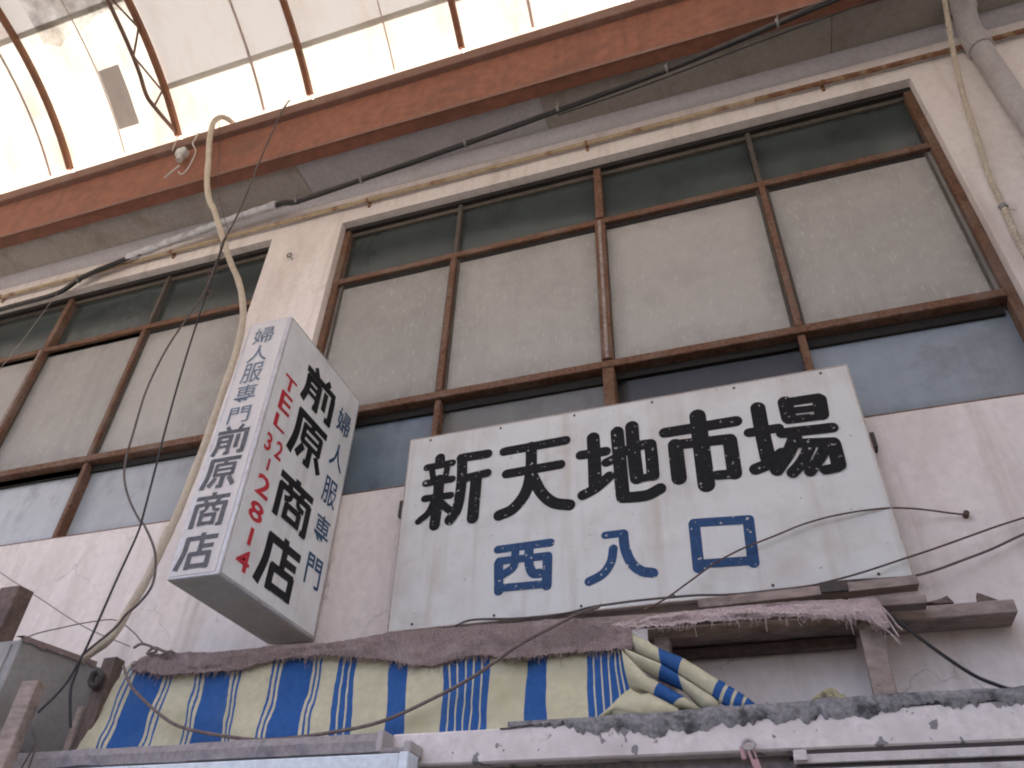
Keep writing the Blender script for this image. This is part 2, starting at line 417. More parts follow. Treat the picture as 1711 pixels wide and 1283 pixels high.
# ------------------------------------------------------------------ ground
structure(obj('ground', ([(-300, -300, -0.004), (300, -300, -0.004), (300, 300, -0.004), (-300, 300, -0.004)], [(0, 1, 2, 3)]), 'earth'))
structure(obj('alley_paving', ([(-25, -4.1, 0), (20, -4.1, 0), (20, -0.0, 0), (-25, -0.0, 0)], [(0, 1, 2, 3)]), 'paving'))

# ------------------------------------------------------------------ the shop building
X0, X1, ZT = -13.0, 8.0, 6.22
MW = (-2.42, 1.31, 3.575, 5.865)      # main window opening x0 x1 z0 z1
LW = (-6.74, -3.0, 3.575, 5.885)      # left window opening
RW = (2.35, 6.1, 3.575, 5.865)        # further window to the right
bld = thing('shop_building', 'old pink plastered two storey shop building with wide brown wooden window bands', 'building', (-2, 0, 0))
xs = sorted({X0, X1, MW[0], MW[1], LW[0], LW[1], RW[0], RW[1]}); zs = sorted({0.0, ZT, MW[2], MW[3], LW[3]})
V = []; F = []
def quad(a, b, c, d):
    n = len(V); V.extend([a, b, c, d]); F.append((n, n + 1, n + 2, n + 3))
for i in range(len(xs) - 1):
    for k in range(len(zs) - 1):
        xa, xb, za, zb = xs[i], xs[i + 1], zs[k], zs[k + 1]
        xm, zm = (xa + xb) / 2, (za + zb) / 2
        if any(w[0] < xm < w[1] and w[2] < zm < w[3] for w in (MW, LW, RW)): continue
        quad((xa, 0, za), (xb, 0, za), (xb, 0, zb), (xa, 0, zb))
DEEP = 0.20
for w in (MW, LW, RW):
    a, b, c, d = w
    quad((a, 0, c), (a, DEEP, c), (b, DEEP, c), (b, 0, c))
    quad((a, 0, d), (b, 0, d), (b, DEEP, d), (a, DEEP, d))
    quad((a, 0, c), (a, 0, d), (a, DEEP, d), (a, DEEP, c))
    quad((b, 0, c), (b, DEEP, c), (b, DEEP, d), (b, 0, d))
wall = obj('wall', (V, F), 'pink_plaster', bld)
# rooms behind the glass
for w in (MW, LW, RW):
    a, b, c, d = w[0] - 0.3, w[1] + 0.3, w[2] - 0.8, w[3] + 0.15
    V2 = [(a, DEEP, c), (b, DEEP, c), (b, 2.4, c), (a, 2.4, c), (a, DEEP, d), (b, DEEP, d), (b, 2.4, d), (a, 2.4, d)]
    o = obj('room_interior', (V2, [(0, 1, 2, 3), (4, 7, 6, 5), (1, 5, 6, 2), (2, 6, 7, 3), (3, 7, 4, 0)]), 'room_dark', bld)
obj('roof_slab', box(X0, X1, -0.334, 7.0, 6.32, 6.72), 'roof_concrete', bld)
for xa, xb in ((X0, X0 + 0.2), (X1 - 0.2, X1)):
    obj('end_wall', box(xa, xb, 0.004, 7.0, 0, 6.318), 'opposite_plaster', bld)
obj('rear_wall', box(X0 + 0.2, X1 - 0.2, 6.8, 7.0, 0, 6.318), 'opposite_plaster', bld)
# soffit boards under the eave
sx = [X0, -7.2, -4.98, -2.695, -0.862, 0.95, 3.1, 5.4, X1]
sm = ['soffit_dark', 'soffit_brown', 'soffit_brown', 'soffit_pale', 'soffit_dark', 'soffit_dark', 'soffit_brown', 'soffit_dark']
for i in range(len(sx) - 1):
    dz = (0.0, 0.002, 0.0015, 0.006, 0.0, 0.003, 0.001, 0.002)[i]
    obj('soffit_board', box(sx[i] + 0.002, sx[i + 1] - 0.002, -0.333, -0.001, 6.212 + dz, 6.24), sm[i], bld)
# cove moulding where soffit meets wall
cv = []
for x in (X0, X1):
    for k in range(6):
        a = k / 5 * math.pi / 2
        cv.append((x, -0.075 + 0.073 * math.sin(a), 6.208 - 0.073 * (1 - math.cos(a))))
cv2 = [(x, y, z) for x, y, z in cv]
obj('cove_moulding', (cv2, [(i, i + 1, 6 + i + 1, 6 + i) for i in range(5)]), 'soffit_pale', bld, smooth=True)

def window(w, muls, low, name='window'):
    a, b, c, d = w
    root = obj(name, join(box(a, b, 0.045, 0.15, c + 0.001, c + 0.04, 0.003),
                             box(a + 0.001, a + 0.045, 0.055, 0.14, c + 0.041, d - 0.039, 0.003), box(b - 0.045, b - 0.001, 0.055, 0.14, c + 0.041, d - 0.039, 0.003)),
                'window_wood', bld)
    obj('head', box(a, b, 0.055, 0.14, d - 0.038, d - 0.001, 0.003), 'frame_shade_black', root)
    obj('head_rail', box(a + 0.046, b - 0.046, 0.085, 0.14, d - 0.075, d - 0.039, 0.003), 'frame_dark', root)
    z_lo, z_hi = 4.145, 5.335      # bottom edge of lower transom, top edge of upper transom
    obj('transom', box(a + 0.046, b - 0.046, 0.042, 0.13, z_lo, z_lo + 0.047, 0.004), 'window_wood', root)
    obj('transom', box(a + 0.046, b - 0.046, 0.058, 0.13, z_hi - 0.045, z_hi, 0.003), 'window_wood', root)
    edges = [a + 0.046] + [m for m, _ in muls] + [b - 0.046]
    for m, wide in muls:
        hw = 0.030 if wide else 0.0175
        obj('mullion', box(m - hw, m + hw, 0.038 if wide else 0.05, 0.125, z_lo + 0.053, z_hi - 0.046, 0.005), 'window_wood', root)
        obj('mullion', box(m - hw * 0.8, m + hw * 0.8, 0.05 if wide else 0.064, 0.125, z_hi + 0.001, d - 0.039, 0.004), 'window_wood' if wide else 'frame_dark', root)
        obj('mullion', box(m - hw, m + hw, 0.045 if wide else 0.06, 0.135, c + 0.041, z_lo - 0.001, 0.004), 'window_wood', root)
        if wide:   # meeting stile strip
            obj('stile_strip', box(m - 0.008, m + 0.010, 0.030, 0.0375, z_lo + 0.055, z_hi - 0.048, 0.002), 'old_timber', root)
    for (xa, xb), gl in zip(zip(edges[:-1], edges[1:]), low):
        j = random.uniform(-0.004, 0.004)
        obj('pane', box(xa, xb, 0.092 + j, 0.100 + j, z_lo + 0.03, z_hi - 0.02), 'panel_beige', root)
        obj('pane', box(xa, xb, 0.108 + j, 0.114 + j, z_hi - 0.02, d - 0.03), 'glass_upper', root)
        obj('pane', box(xa, xb, 0.122 + j, 0.128 + j, c + 0.03, z_lo + 0.02), gl, root)
        obj('shade_strip', box(xa + 0.018, xb - 0.018, 0.082, 0.091, z_hi - 0.078, z_hi - 0.0455, 0.002), 'frame_shade_black', root)  # dark strip added as the shade under the upper transom
        obj('shade_strip', box(xa + 0.018, xb - 0.018, 0.10, 0.121, z_lo - 0.048 + 3 * j, z_lo - 0.001, 0.002), 'frame_shade_black', root)  # same below the lower transom: shade put in as near-black colour
        # putty beads along the pale panels
        for xc in (xa + 0.028, xb - 0.028):
            obj('glazing_bead', box(xc - 0.006, xc + 0.006, 0.078, 0.0865, z_lo + 0.053, z_hi - 0.046), 'frame_dark', root)
    return root
window(MW, [(-1.535, False), (-0.578, True), (0.372, False)], ('glass_blue', 'glass_grey', 'glass_dark', 'glass_lower'))
window(LW, [(-3.95, False), (-4.885, True), (-5.81, False)], ('glass_lower', 'glass_pale', 'glass_pale', 'glass_pale'))
window(RW, [(3.28, False), (4.22, True), (5.16, False)], ('glass_lower', 'glass_grey', 'glass_pale', 'glass_lower'))

# projecting ledge over the shop front, paint on its face, broken mortar on its top edge
LY = -0.34
def ragged(x, s, a): return a * noise.noise(Vector((x * s, 3.1, 0.7))) + 0.5 * a * noise.noise(Vector((x * s * 3.1, 1.7, 5.2))) + 0.3 * a * noise.noise(Vector((x * s * 9, 7, 2)))
obj('ledge', join(box(-1.36, 7.9, LY, -0.002, 2.204, 2.312, 0.006)), 'ledge_white', bld)
obj('ledge', box(-12.9, -1.362, -0.20, -0.002, 2.204, 2.30, 0.006), 'ledge_white', bld)
top_z = [(-0.95, 2.313), (-0.86, 2.318), (-0.72, 2.327), (-0.55, 2.332), (-0.3, 2.336), (0.0, 2.341), (0.35, 2.345), (0.66, 2.347), (7.9, 2.347)]
bot_z = [(-0.95, 2.311), (-0.86, 2.306), (-0.7, 2.296), (-0.39, 2.275), (-0.05, 2.284), (0.19, 2.297), (0.45, 2.304), (0.65, 2.302), (7.9, 2.300)]
rows = [[], [], [], [], []]
n = 520
for i in range(n + 1):
    x = -0.95 + i / n * (3.6)
    zt = interp(top_z, x) + ragged(x, 7, 0.006); zb = interp(bot_z, x) + ragged(x + 9, 9, 0.026) + 0.016 * noise.noise(Vector((x * 60, 3, 8))) - 0.02 * max(0, noise.noise(Vector((x * 22, 9, 4))) - 0.25) - 0.012 * max(0, noise.noise(Vector((x * 30, 0, 4))))
    zb = min(zb, zt - 0.004)
    for k in range(5):
        t = k / 4
        z = zt + (zb - zt) * t
        y = LY - 0.003 - 0.010 * math.sin(math.pi * (0.25 + 0.75 * t) ) * (0.5 + abs(noise.noise(Vector((x * 14, z * 30, 2))))) * (1 if k < 4 else 0.2)
        rows[k].append((x, y, z))
g = slab_grid(rows[0], rows[1:], 0.012)
mort = obj('mortar_edge', g, 'mortar_grey', bld)
obj('mortar_bed', box(-0.93, 7.9, LY + 0.015, -0.003, 2.3125, 2.336), 'mortar_grey', bld)
# band under the ledge and the lintel box
obj('lintel', box(-1.23, 7.9, -0.27, -0.003, 1.98, 2.203), 'bar_grey', bld)

# ------------------------------------------------------------------ arcade roof
YC, ZC, RR = -2.13, 5.2, 2.40
arc = thing('arcade_roof', 'vaulted arcade roof of translucent plastic sheets on rusty steel ribs', 'roof', (-2, -2.13, 6.2))
def eave(sign, nm='eave_beam'):
    """painted eave beam with projecting cap; sign +1 = this side, -1 = the far side of the alley"""
    def Y(y): return y if sign > 0 else 2 * YC - y
    o = obj(nm, box(X0, X1, Y(-0.43), Y(-0.335), 6.19, 6.686, 0.004), 'fascia_paint', arc)
    obj('cap', box(X0, X1, Y(-0.476), Y(-0.34), 6.687, 6.80, 0.006), 'fascia_cap_paint', o)
    obj('lower_lip', box(X0, X1, Y(-0.436), Y(-0.4302), 6.186, 6.215, 0.001), 'fascia_cap_paint', o)
eave(1); eave(-1)
A0 = math.asin((YC + 0.45) / -RR * -1 if False else (-0.45 - YC) / RR)
def arcp(a, r): return (YC + r * math.sin(a), ZC + r * math.cos(a))
def arc_bar(x, r, w, h, a0, a1, n=28):
    V = []; F = []
    for i in range(n + 1):
        a = a0 + (a1 - a0) * i / n
        for rr, xx in ((r - h / 2, x - w / 2), (r - h / 2, x + w / 2), (r + h / 2, x + w / 2), (r + h / 2, x - w / 2)):
            y, z = arcp(a, rr); V.append((xx, y, z))
    for i in range(n):
        for k in range(4):
            k2 = (k + 1) % 4
            F.append((i * 4 + k, (i + 1) * 4 + k, (i + 1) * 4 + k2, i * 4 + k2))
    F.append((0, 1, 2, 3)); F.append(tuple(n * 4 + k for k in (3, 2, 1, 0)))
    return V, F
ribs = [-12.2, -11.0, -9.8, -8.6, -7.35, -6.15, -4.95, -3.855, -2.65, -1.41, -0.2, 1.0, 2.2, 3.4, 4.6, 5.8, 7.0]
for x in ribs:
    rb = obj('arch_rib', arc_bar(x, RR, 0.04, 0.045, A0, -A0), 'rib_steel', arc)
    if x in (-3.855, 2.2, -9.8):     # every fifth rib carries a lattice
        inner = [(-0.47, 6.93), (-0.735, 6.905), (-0.83, 6.918), (-0.95, 7.012), (-1.084, 7.095), (-1.313, 7.205), (-1.6, 7.31), (-1.86, 7.36), (-2.13, 7.375)]
        inner = inner + [(2 * YC - y, z) for y, z in inner[-2::-1]]
        g = tube([(x - 0.01, y, z) for y, z in inner], 0.016, 8, 4)
        obj('truss_chord', g, 'truss_steel', rb)
        aw = [(-0.735, 6.905), (-0.74, 7.11), (-1.06, 7.08), (-1.14, 7.36), (-1.48, 7.27), (-1.62, 7.53), (-1.92, 7.365), (-2.13, 7.58)]
        aw = aw + [(2 * YC - y, z) for y, z in aw[-2::-1]]
        for p, q in zip(aw[:-1], aw[1:]):
            obj('truss_web', tube([(x - 0.005, *p), (x - 0.005, *q)], 0.0085, 6, 1, False), 'truss_steel', rb)
# sheets: per bay a lower bright course and upper dirtier courses, far ones toned for the light
def sheet(x0, x1, a0, a1, r, m, nm='roof_sheet', nx=10, na=12, sag=0.006):
    V = []; F = []
    for i in range(na + 1):
        a = a0 + (a1 - a0) * i / na
        for j in range(nx + 1):
            x = x0 + (x1 - x0) * j / nx
            rr = r + sag * noise.noise(Vector((x * 2.3, a * 5, 1.0)))
            y, z = arcp(a, rr); V.append((x, y, z))
    for i in range(na):
        for j in range(nx):
            p = i * (nx + 1) + j
            F.append((p, p + 1, p + nx + 2, p + nx + 1))
    return obj(nm, (V, F), m, arc, smooth=True)
def ang(y): return math.asin(max(-1, min(1, (y - YC) / RR)))
bays = [X0] + ribs + [X1]
for i in range(len(bays) - 1):
    xa, xb = bays[i] + 0.001, bays[i + 1] - 0.001
    split = -1.36 if xb < -3.8 else -0.745 + 0.02 * math.sin(i * 2.1)
    a_lo, a_sp = A0 + 0.02, ang(split)
    sheet(xa, xb, a_lo, a_sp - 0.0, RR + 0.034, 'sheet_bright')
    sheet(xa, xb, a_sp + 0.018, ang(-2.3), RR + 0.041, 'sheet_dirty', na=14)
    sheet(xa, xb, ang(-2.26), ang(-3.35), RR + 0.036, 'sheet_far', na=12)
    sheet(xa, xb, ang(-3.31), -a_lo, RR + 0.030, 'sheet_far', na=8)
for x in (-5.174, -3.069, -0.877, -1.95, -4.4, 0.35, 1.55):
    obj('sheet_lap', arc_bar(x, RR + 0.016, 0.022 if x not in (-1.95, -4.4) else 0.010, 0.003, A0, ang(-2.2), 20), 'sheet_seam', arc)
# patched and littered places
p1 = [(-4.408, -0.9655, 7.318), (-4.249, -0.9525, 7.311), (-4.436, -0.5885, 7.062), (-4.596, -0.6352, 7.099)]
sheet(p1[0][0] + 0.02, p1[1][0] + 0.06, ang(p1[0][1]), ang(p1[2][1]), RR + 0.012, 'sheet_patch', 'patch_sheet', 3, 6, 0.004)
lit0 = (-4.692, -1.404, 7.509); lit1 = (-3.697, -1.262, 7.459)
V = []; F = []
nx, na = 40, 14
for i in range(na + 1):
    for j in range(nx + 1):
        x = -4.75 + 0.88 * j / nx
        edge = 0.09 * noise.noise(Vector((x * 4, 0.3, 0))) + 0.03 * noise.noise(Vector((x * 17, 0.3, 0)))
        y = -1.24 + edge - 0.03 * (j / nx) + (-1.70 + 1.24) * i / na
        z = ZC + math.sqrt((RR + 0.024) ** 2 - (y - YC) ** 2)
        V.append((x, y, z - 0.012 * abs(noise.noise(Vector((x * 12, y * 12, 0))))))
for i in range(na):
    for j in range(nx):
        p = i * (nx + 1) + j; F.append((p, p + 1, p + nx + 2, p + nx + 1))
o = obj('leaf_litter', (V, F), 'leaf_litter', arc); o['kind'] = 'stuff'

# ------------------------------------------------------------------ the far side of the alley (behind the camera)
opp = thing('opposite_building', 'plain two storey plastered building on the far side of the alley', 'building', (4.8, -4.2, 0))
OX = 1.6      # two storey part right of here; left side kept low to admit skylight
obj('wall', box(OX, X1, -4.4, -3.93, 0, 6.185), 'opposite_plaster', opp)
obj('roof_slab', box(OX, X1, -9.0, -3.94, 6.186, 6.7), 'roof_concrete', opp)
obj('rear_wall', box(OX, X1, -9.0, -8.8, 0, 6.185), 'opposite_plaster', opp)
obj('side_wall', box(OX, OX + 0.2, -8.79, -4.41, 0, 6.185), 'opposite_plaster', opp)
for k in range(2):
    wx = OX + 0.7 + k * 2.9
    w = obj('window', join(box(wx, wx + 1.8, -3.929, -3.90, 3.3, 3.36), box(wx, wx + 1.8, -3.929, -3.90, 4.64, 4.7), box(wx, wx + 0.06, -3.929, -3.90, 3.361, 4.639), box(wx + 1.74, wx + 1.8, -3.929, -3.90, 3.361, 4.639)), 'window_wood', opp)
    obj('pane', box(wx + 0.061, wx + 1.739, -3.929, -3.92, 3.361, 4.639), 'glass_lower', w)
low = thing('unseen_low_shop', 'unseen single storey shop across the alley, kept low to let skylight onto the facade', 'building', (-5, -4.2, 0))  # out of view; its low height lets skylight reach the facade
obj('wall', box(X0, OX - 0.01, -4.4, -3.93, 0, 2.6), 'opposite_plaster', low)
obj('roof', box(X0 - 0.1, OX - 0.01, -8.6, -3.86, 2.601, 2.72), 'roof_low_bounce', low)
obj('rear_wall', box(X0, OX - 0.01, -8.6, -8.4, 0, 2.6), 'opposite_plaster', low)
for x in (-12.2, -8.6, -4.95, -1.41):
    obj('arcade_post', box(x - 0.05, x + 0.05, -3.92, -3.82, 2.721, 6.189, 0.006), 'rib_steel', arc)

# ------------------------------------------------------------------ market signboard
SY = -0.08
sign = thing('market_sign', 'large white flat signboard with black and blue painted Japanese characters under the windows', 'signboard', (-0.53, SY, 2.80))
TL, TR, BL, BR = (-1.589, -0.08, 3.794), (0.5041, -0.08, 3.812), (-1.575, -0.08, 2.798), (0.5119, -0.08, 2.821)
cs = [TL, TR, BR, BL]
V = [(c[0], SY, c[2]) for c in cs] + [(c[0], SY + 0.022, c[2]) for c in cs]
obj('board', (V, [(3, 2, 1, 0), (4, 5, 6, 7), (0, 1, 5, 4), (1, 2, 6, 5), (2, 3, 7, 6), (3, 0, 4, 7)]), 'sign_white', sign)
for (p, q) in ((cs[0], cs[1]), (cs[1], cs[2]), (cs[2], cs[3]), (cs[3], cs[0])):
    cen = Vector((sum(c[0] for c in cs) / 4, 0, sum(c[2] for c in cs) / 4))
    a = Vector((p[0], SY + 0.011, p[2])); b = Vector((q[0], SY + 0.011, q[2]))
    obj('edge_trim', beam(a, b, 0.026, 0.006, 0.001, up=(0, 0, 1) if abs((b - a).x) > abs((b - a).z) else (1, 0, 0)), 'sign_edge', sign)
for bx in (-1.45, -0.5, 0.4):
    obj('batten', box(bx - 0.02, bx + 0.02, SY + 0.0225, -0.002, 2.86, 3.56), 'dark_timber', sign)
br = (0.516, -0.04, 3.437); bl = (-1.608, -0.04, 3.423)
obj('bracket', box(br[0] - 0.03, br[0] + 0.018, -0.055, -0.002, br[2] - 0.045, br[2] + 0.03, 0.003), 'steel_dark', sign)
obj('bracket', box(bl[0] - 0.012, bl[0] + 0.02, -0.055, -0.002, bl[2] - 0.05, bl[2] + 0.04, 0.003), 'steel_dark', sign)

for k in range(6):
    for zz in (0.022, -0.022):
        f = (k + 0.3) / 5.6; p = Vector(TL).lerp(Vector(TR), f) if zz > 0 else Vector(BL).lerp(Vector(BR), f)
        obj('screw', tube([(p.x, SY - 0.003, p.z - zz), (p.x, SY + 0.004, p.z - zz)], 0.006, 8, 1, False), 'steel_dark', sign)
def stroke_mesh(w, pts, y, wend=None):
    """round-capped brush stroke lying in a plane y"""
    P = [Vector((p[0], 0, p[1])) for p in pts]
    P = catmull(P, 7) if len(P) > 2 else P
    V = []; F = []; hw = w / 2
    L_, R_ = [], []
    for i, p in enumerate(P):
        t = (P[min(i + 1, len(P) - 1)] - P[max(0, i - 1)]).normalized()
        nn = Vector((-t.z, 0, t.x))
        L_.append(p + nn * hw); R_.append(p - nn * hw)
    def cap(p, t):
        out = []
        nn = Vector((-t.z, 0, t.x))
        for k in range(1, 10):
            a = math.pi * k / 10
            out.append(p + nn * (hw * math.cos(a)) + t * (hw * math.sin(a)))
        return out
    # rotate cap: from left side round the end to the right side
    te = (P[-1] - P[-2]).normalized(); ts = (P[0] - P[1]).normalized()
    for p in L_ + R_: V.append((p.x, y, p.z))
    n = len(P)
    for i in range(n - 1): F.append((i, i + 1, n + i + 1, n + i))
    c1 = cap(P[-1], te); b0 = len(V)
    V += [(p.x, y, p.z) for p in c1]
    F.append(tuple([n - 1] + list(range(b0, b0 + len(c1))) + [2 * n - 1]))
    c2 = cap(P[0], ts); b0 = len(V)
    V += [(p.x, y, p.z) for p in c2]
    F.append(tuple([n] + list(range(b0, b0 + len(c2))) + [0]))
    return V, F
def glyph(strokes, m, label):
    gs = [stroke_mesh(w * 1.07, p, SY - 0.0012 - 0.00022 * i) for i, (w, p) in enumerate(strokes)]
    o = obj('character', join(*gs), m, sign)
    return o
glyph([(0.0502, [(-1.4146, 3.6558), (-1.4107, 3.6242)]),
  (0.0374, [(-1.4795, 3.6107), (-1.3457, 3.6164)]),
  (0.0310, [(-1.4521, 3.5989), (-1.4391, 3.5450)]),
  (0.0307, [(-1.3701, 3.5933), (-1.3753, 3.5387)]),
  (0.0366, [(-1.4763, 3.5210), (-1.3391, 3.5234)]),
  (0.0358, [(-1.4727, 3.4354), (-1.3392, 3.4343)]),
  (0.0518, [(-1.4061, 3.5318), (-1.4030, 3.4046), (-1.4059, 3.2857)]),
  (0.0338, [(-1.4213, 3.4149), (-1.4458, 3.3549), (-1.4909, 3.3170)]),
  (0.0364, [(-1.3783, 3.3935), (-1.3470, 3.3629), (-1.3243, 3.3449)]),
  (0.0462, [(-1.3003, 3.6361), (-1.1638, 3.6366)]),
  (0.0502, [(-1.2937, 3.6269), (-1.2877, 3.4936), (-1.2978, 3.3632), (-1.3311, 3.3022)]),
  (0.0418, [(-1.2637, 3.5176), (-1.1592, 3.5277)]),
  (0.0550, [(-1.2132, 3.5087), (-1.2150, 3.4065), (-1.2173, 3.2971)])], 'letter_black', '')
glyph([(0.0462, [(-1.0793, 3.6347), (-0.7742, 3.6446)]),
  (0.0462, [(-1.0616, 3.5064), (-0.8003, 3.5157)]),
  (0.0526, [(-0.9429, 3.6393), (-0.9432, 3.4992), (-0.9666, 3.3910), (-1.0248, 3.3164), (-1.0894, 3.2921)]),
  (0.0523, [(-0.9311, 3.4670), (-0.8899, 3.3793), (-0.8340, 3.3206), (-0.7607, 3.2979)])], 'letter_black', '')
glyph([(0.0466, [(-0.7033, 3.5486), (-0.5864, 3.5496)]),
  (0.0585, [(-0.6418, 3.6337), (-0.6403, 3.5015), (-0.6404, 3.3696)]),
  (0.0471, [(-0.6987, 3.3373), (-0.6394, 3.3638), (-0.5751, 3.4154)]),
  (0.0587, [(-0.5282, 3.6448), (-0.5241, 3.4817), (-0.5210, 3.3125)]),
  (0.0502, [(-0.5232, 3.2989), (-0.4684, 3.2941), (-0.4106, 3.2957), (-0.3575, 3.3186)]),
  (0.0589, [(-0.4581, 3.6622), (-0.4582, 3.5225), (-0.4535, 3.3865)]),
  (0.0427, [(-0.5858, 3.4885), (-0.5256, 3.5118)]),
  (0.0482, [(-0.5231, 3.5263), (-0.4321, 3.5517), (-0.3875, 3.5536)]),
  (0.0536, [(-0.3815, 3.5502), (-0.3808, 3.4647), (-0.3819, 3.3892)]),
  (0.0368, [(-0.4471, 3.3805), (-0.3811, 3.3840)])], 'letter_black', '')
glyph([(0.0693, [(-0.1592, 3.6638), (-0.1616, 3.4704), (-0.1628, 3.3075)]),
  (0.0514, [(-0.3123, 3.6006), (0.0013, 3.6047)]),
  (0.0630, [(-0.2724, 3.5269), (-0.2725, 3.4390), (-0.2723, 3.3573)]),
  (0.0490, [(-0.2711, 3.5281), (-0.0361, 3.5172)]),
  (0.0585, [(-0.0383, 3.5103), (-0.0398, 3.4277), (-0.0418, 3.3442)]),
  (0.0437, [(-0.1121, 3.3453), (-0.0434, 3.3410)])], 'letter_black', '')
glyph([(0.0604, [(0.1026, 3.6563), (0.1003, 3.5249), (0.1021, 3.3962)]),
  (0.0438, [(0.0468, 3.5342), (0.1687, 3.5354)]),
  (0.0517, [(0.0457, 3.3490), (0.1091, 3.3707), (0.1607, 3.4083)]),
  (0.0431, [(0.2124, 3.6615), (0.3563, 3.6607)]),
  (0.0561, [(0.3585, 3.6488), (0.3524, 3.5717)]),
  (0.0381, [(0.2148, 3.5678), (0.3526, 3.5643)]),
  (0.0598, [(0.2191, 3.6624), (0.2198, 3.5794)]),
  (0.0334, [(0.2204, 3.6144), (0.3567, 3.6064)]),
  (0.0462, [(0.1781, 3.5068), (0.3789, 3.4977)]),
  (0.0529, [(0.2272, 3.4797), (0.1849, 3.4027), (0.1271, 3.3315)]),
  (0.0470, [(0.2708, 3.4154), (0.2313, 3.3534), (0.1860, 3.3083)]),
  (0.0454, [(0.3319, 3.4045), (0.2934, 3.3496), (0.2528, 3.3040)]),
  (0.0428, [(0.2346, 3.4443), (0.3694, 3.4269)]),
  (0.0546, [(0.3666, 3.4190), (0.3668, 3.3641), (0.3653, 3.3173)]),
  (0.0410, [(0.3105, 3.3012), (0.3566, 3.3041)])], 'letter_black', '')
glyph([(0.0357, [(-1.0878, 3.1231), (-0.8468, 3.1266)]),
  (0.0351, [(-1.0055, 3.1025), (-1.0116, 3.0353), (-1.0582, 3.0030)]),
  (0.0395, [(-0.9433, 3.1017), (-0.9430, 3.0441), (-0.9259, 2.9964), (-0.8937, 2.9903)]),
  (0.0398, [(-1.0813, 3.0561), (-1.0748, 2.9309)]),
  (0.0334, [(-1.0793, 3.0669), (-0.8572, 3.0666)]),
  (0.0404, [(-0.8596, 3.0593), (-0.8630, 2.9327)]),
  (0.0323, [(-1.0721, 2.9428), (-0.8631, 2.9399)])], 'letter_blue', '')
glyph([(0.0324, [(-0.6066, 3.1297), (-0.5278, 3.1296)]),
  (0.0403, [(-0.5288, 3.1255), (-0.5257, 3.0600), (-0.5033, 2.9924), (-0.4650, 2.9522), (-0.4190, 2.9384)]),
  (0.0360, [(-0.5746, 3.0637), (-0.5874, 3.0063), (-0.6224, 2.9582), (-0.6829, 2.9299)])], 'letter_blue', '')
glyph([(0.0438, [(-0.2341, 3.1313), (-0.2379, 2.9395)]),
  (0.0368, [(-0.2350, 3.1364), (-0.0165, 3.1228)]),
  (0.0425, [(-0.0200, 3.1183), (-0.0283, 2.9381)]),
  (0.0349, [(-0.2396, 2.9552), (-0.0379, 2.9468)])], 'letter_blue', '')

# ------------------------------------------------------------------ projecting box sign
BX0, BX1, BY0, BY1, BZ0, BZ1 = -2.218, -1.977, -0.74, -0.012, 2.818, 4.172
bs = thing('box_sign', 'tall white projecting box sign with black, red and blue painted lettering', 'sign', (-2.1, -0.02, BZ0))
obj('cabinet', box(BX0, BX1, BY0, BY1, BZ0, BZ1, 0.004), 'box_trim', bs)
obj('front_panel', box(BX0 + 0.018, BX1 - 0.018, BY0 - 0.0025, BY0 + 0.02, BZ0 + 0.012, BZ1 - 0.012, 0.001), 'box_white', bs)
obj('side_panel', box(BX1 - 0.02, BX1 + 0.0025, BY0 + 0.016, BY1 - 0.016, BZ0 + 0.014, BZ1 - 0.014, 0.001), 'box_side_white', bs)
obj('side_panel', box(BX0 - 0.0025, BX0 + 0.02, BY0 + 0.016, BY1 - 0.016, BZ0 + 0.014, BZ1 - 0.014, 0.001), 'box_side_white', bs)
obj('bottom_panel', box(BX0 + 0.012, BX1 - 0.012, BY0 + 0.014, BY1 - 0.014, BZ0 - 0.002, BZ0 + 0.02, 0.001), 'box_bottom', bs)
fc = bpy.data.curves.new('lettering', 'FONT'); fc.resolution_u = 3
fo = bpy.data.objects.new('lettering', fc); COL.objects.link(fo)
def char_mesh(ch, off, a0, a1, b0, b1):
    """a character outline fitted into the rectangle a0..a1 by b0..b1"""
    fc.body = ch; fc.offset = off
    dg = bpy.context.evaluated_depsgraph_get(); dg.update()
    me = bpy.data.meshes.new_from_object(fo.evaluated_get(dg))
    co = [v.co.copy() for v in me.vertices]; fs = [tuple(p.vertices) for p in me.polygons]
    bpy.data.meshes.remove(me)
    xa = min(c.x for c in co); xb = max(c.x for c in co); ya = min(c.y for c in co); yb = max(c.y for c in co)
    return [(a0 + (c.x - xa) / (xb - xa) * (a1 - a0), b0 + (c.y - ya) / (yb - ya) * (b1 - b0)) for c in co], fs
def side_char(ch, m, y0, y1, z0, z1, off):
    p, f = char_mesh(ch, off, y0, y1, z0, z1)
    obj('character', ([(BX1 + 0.0042, a, b) for a, b in p], f), m, bs)
def front_char(ch, m, x0, x1, z0, z1, off):
    p, f = char_mesh(ch, off, x0, x1, z0, z1)
    obj('character', ([(a, BY0 - 0.0042, b) for a, b in p], f), m, bs)
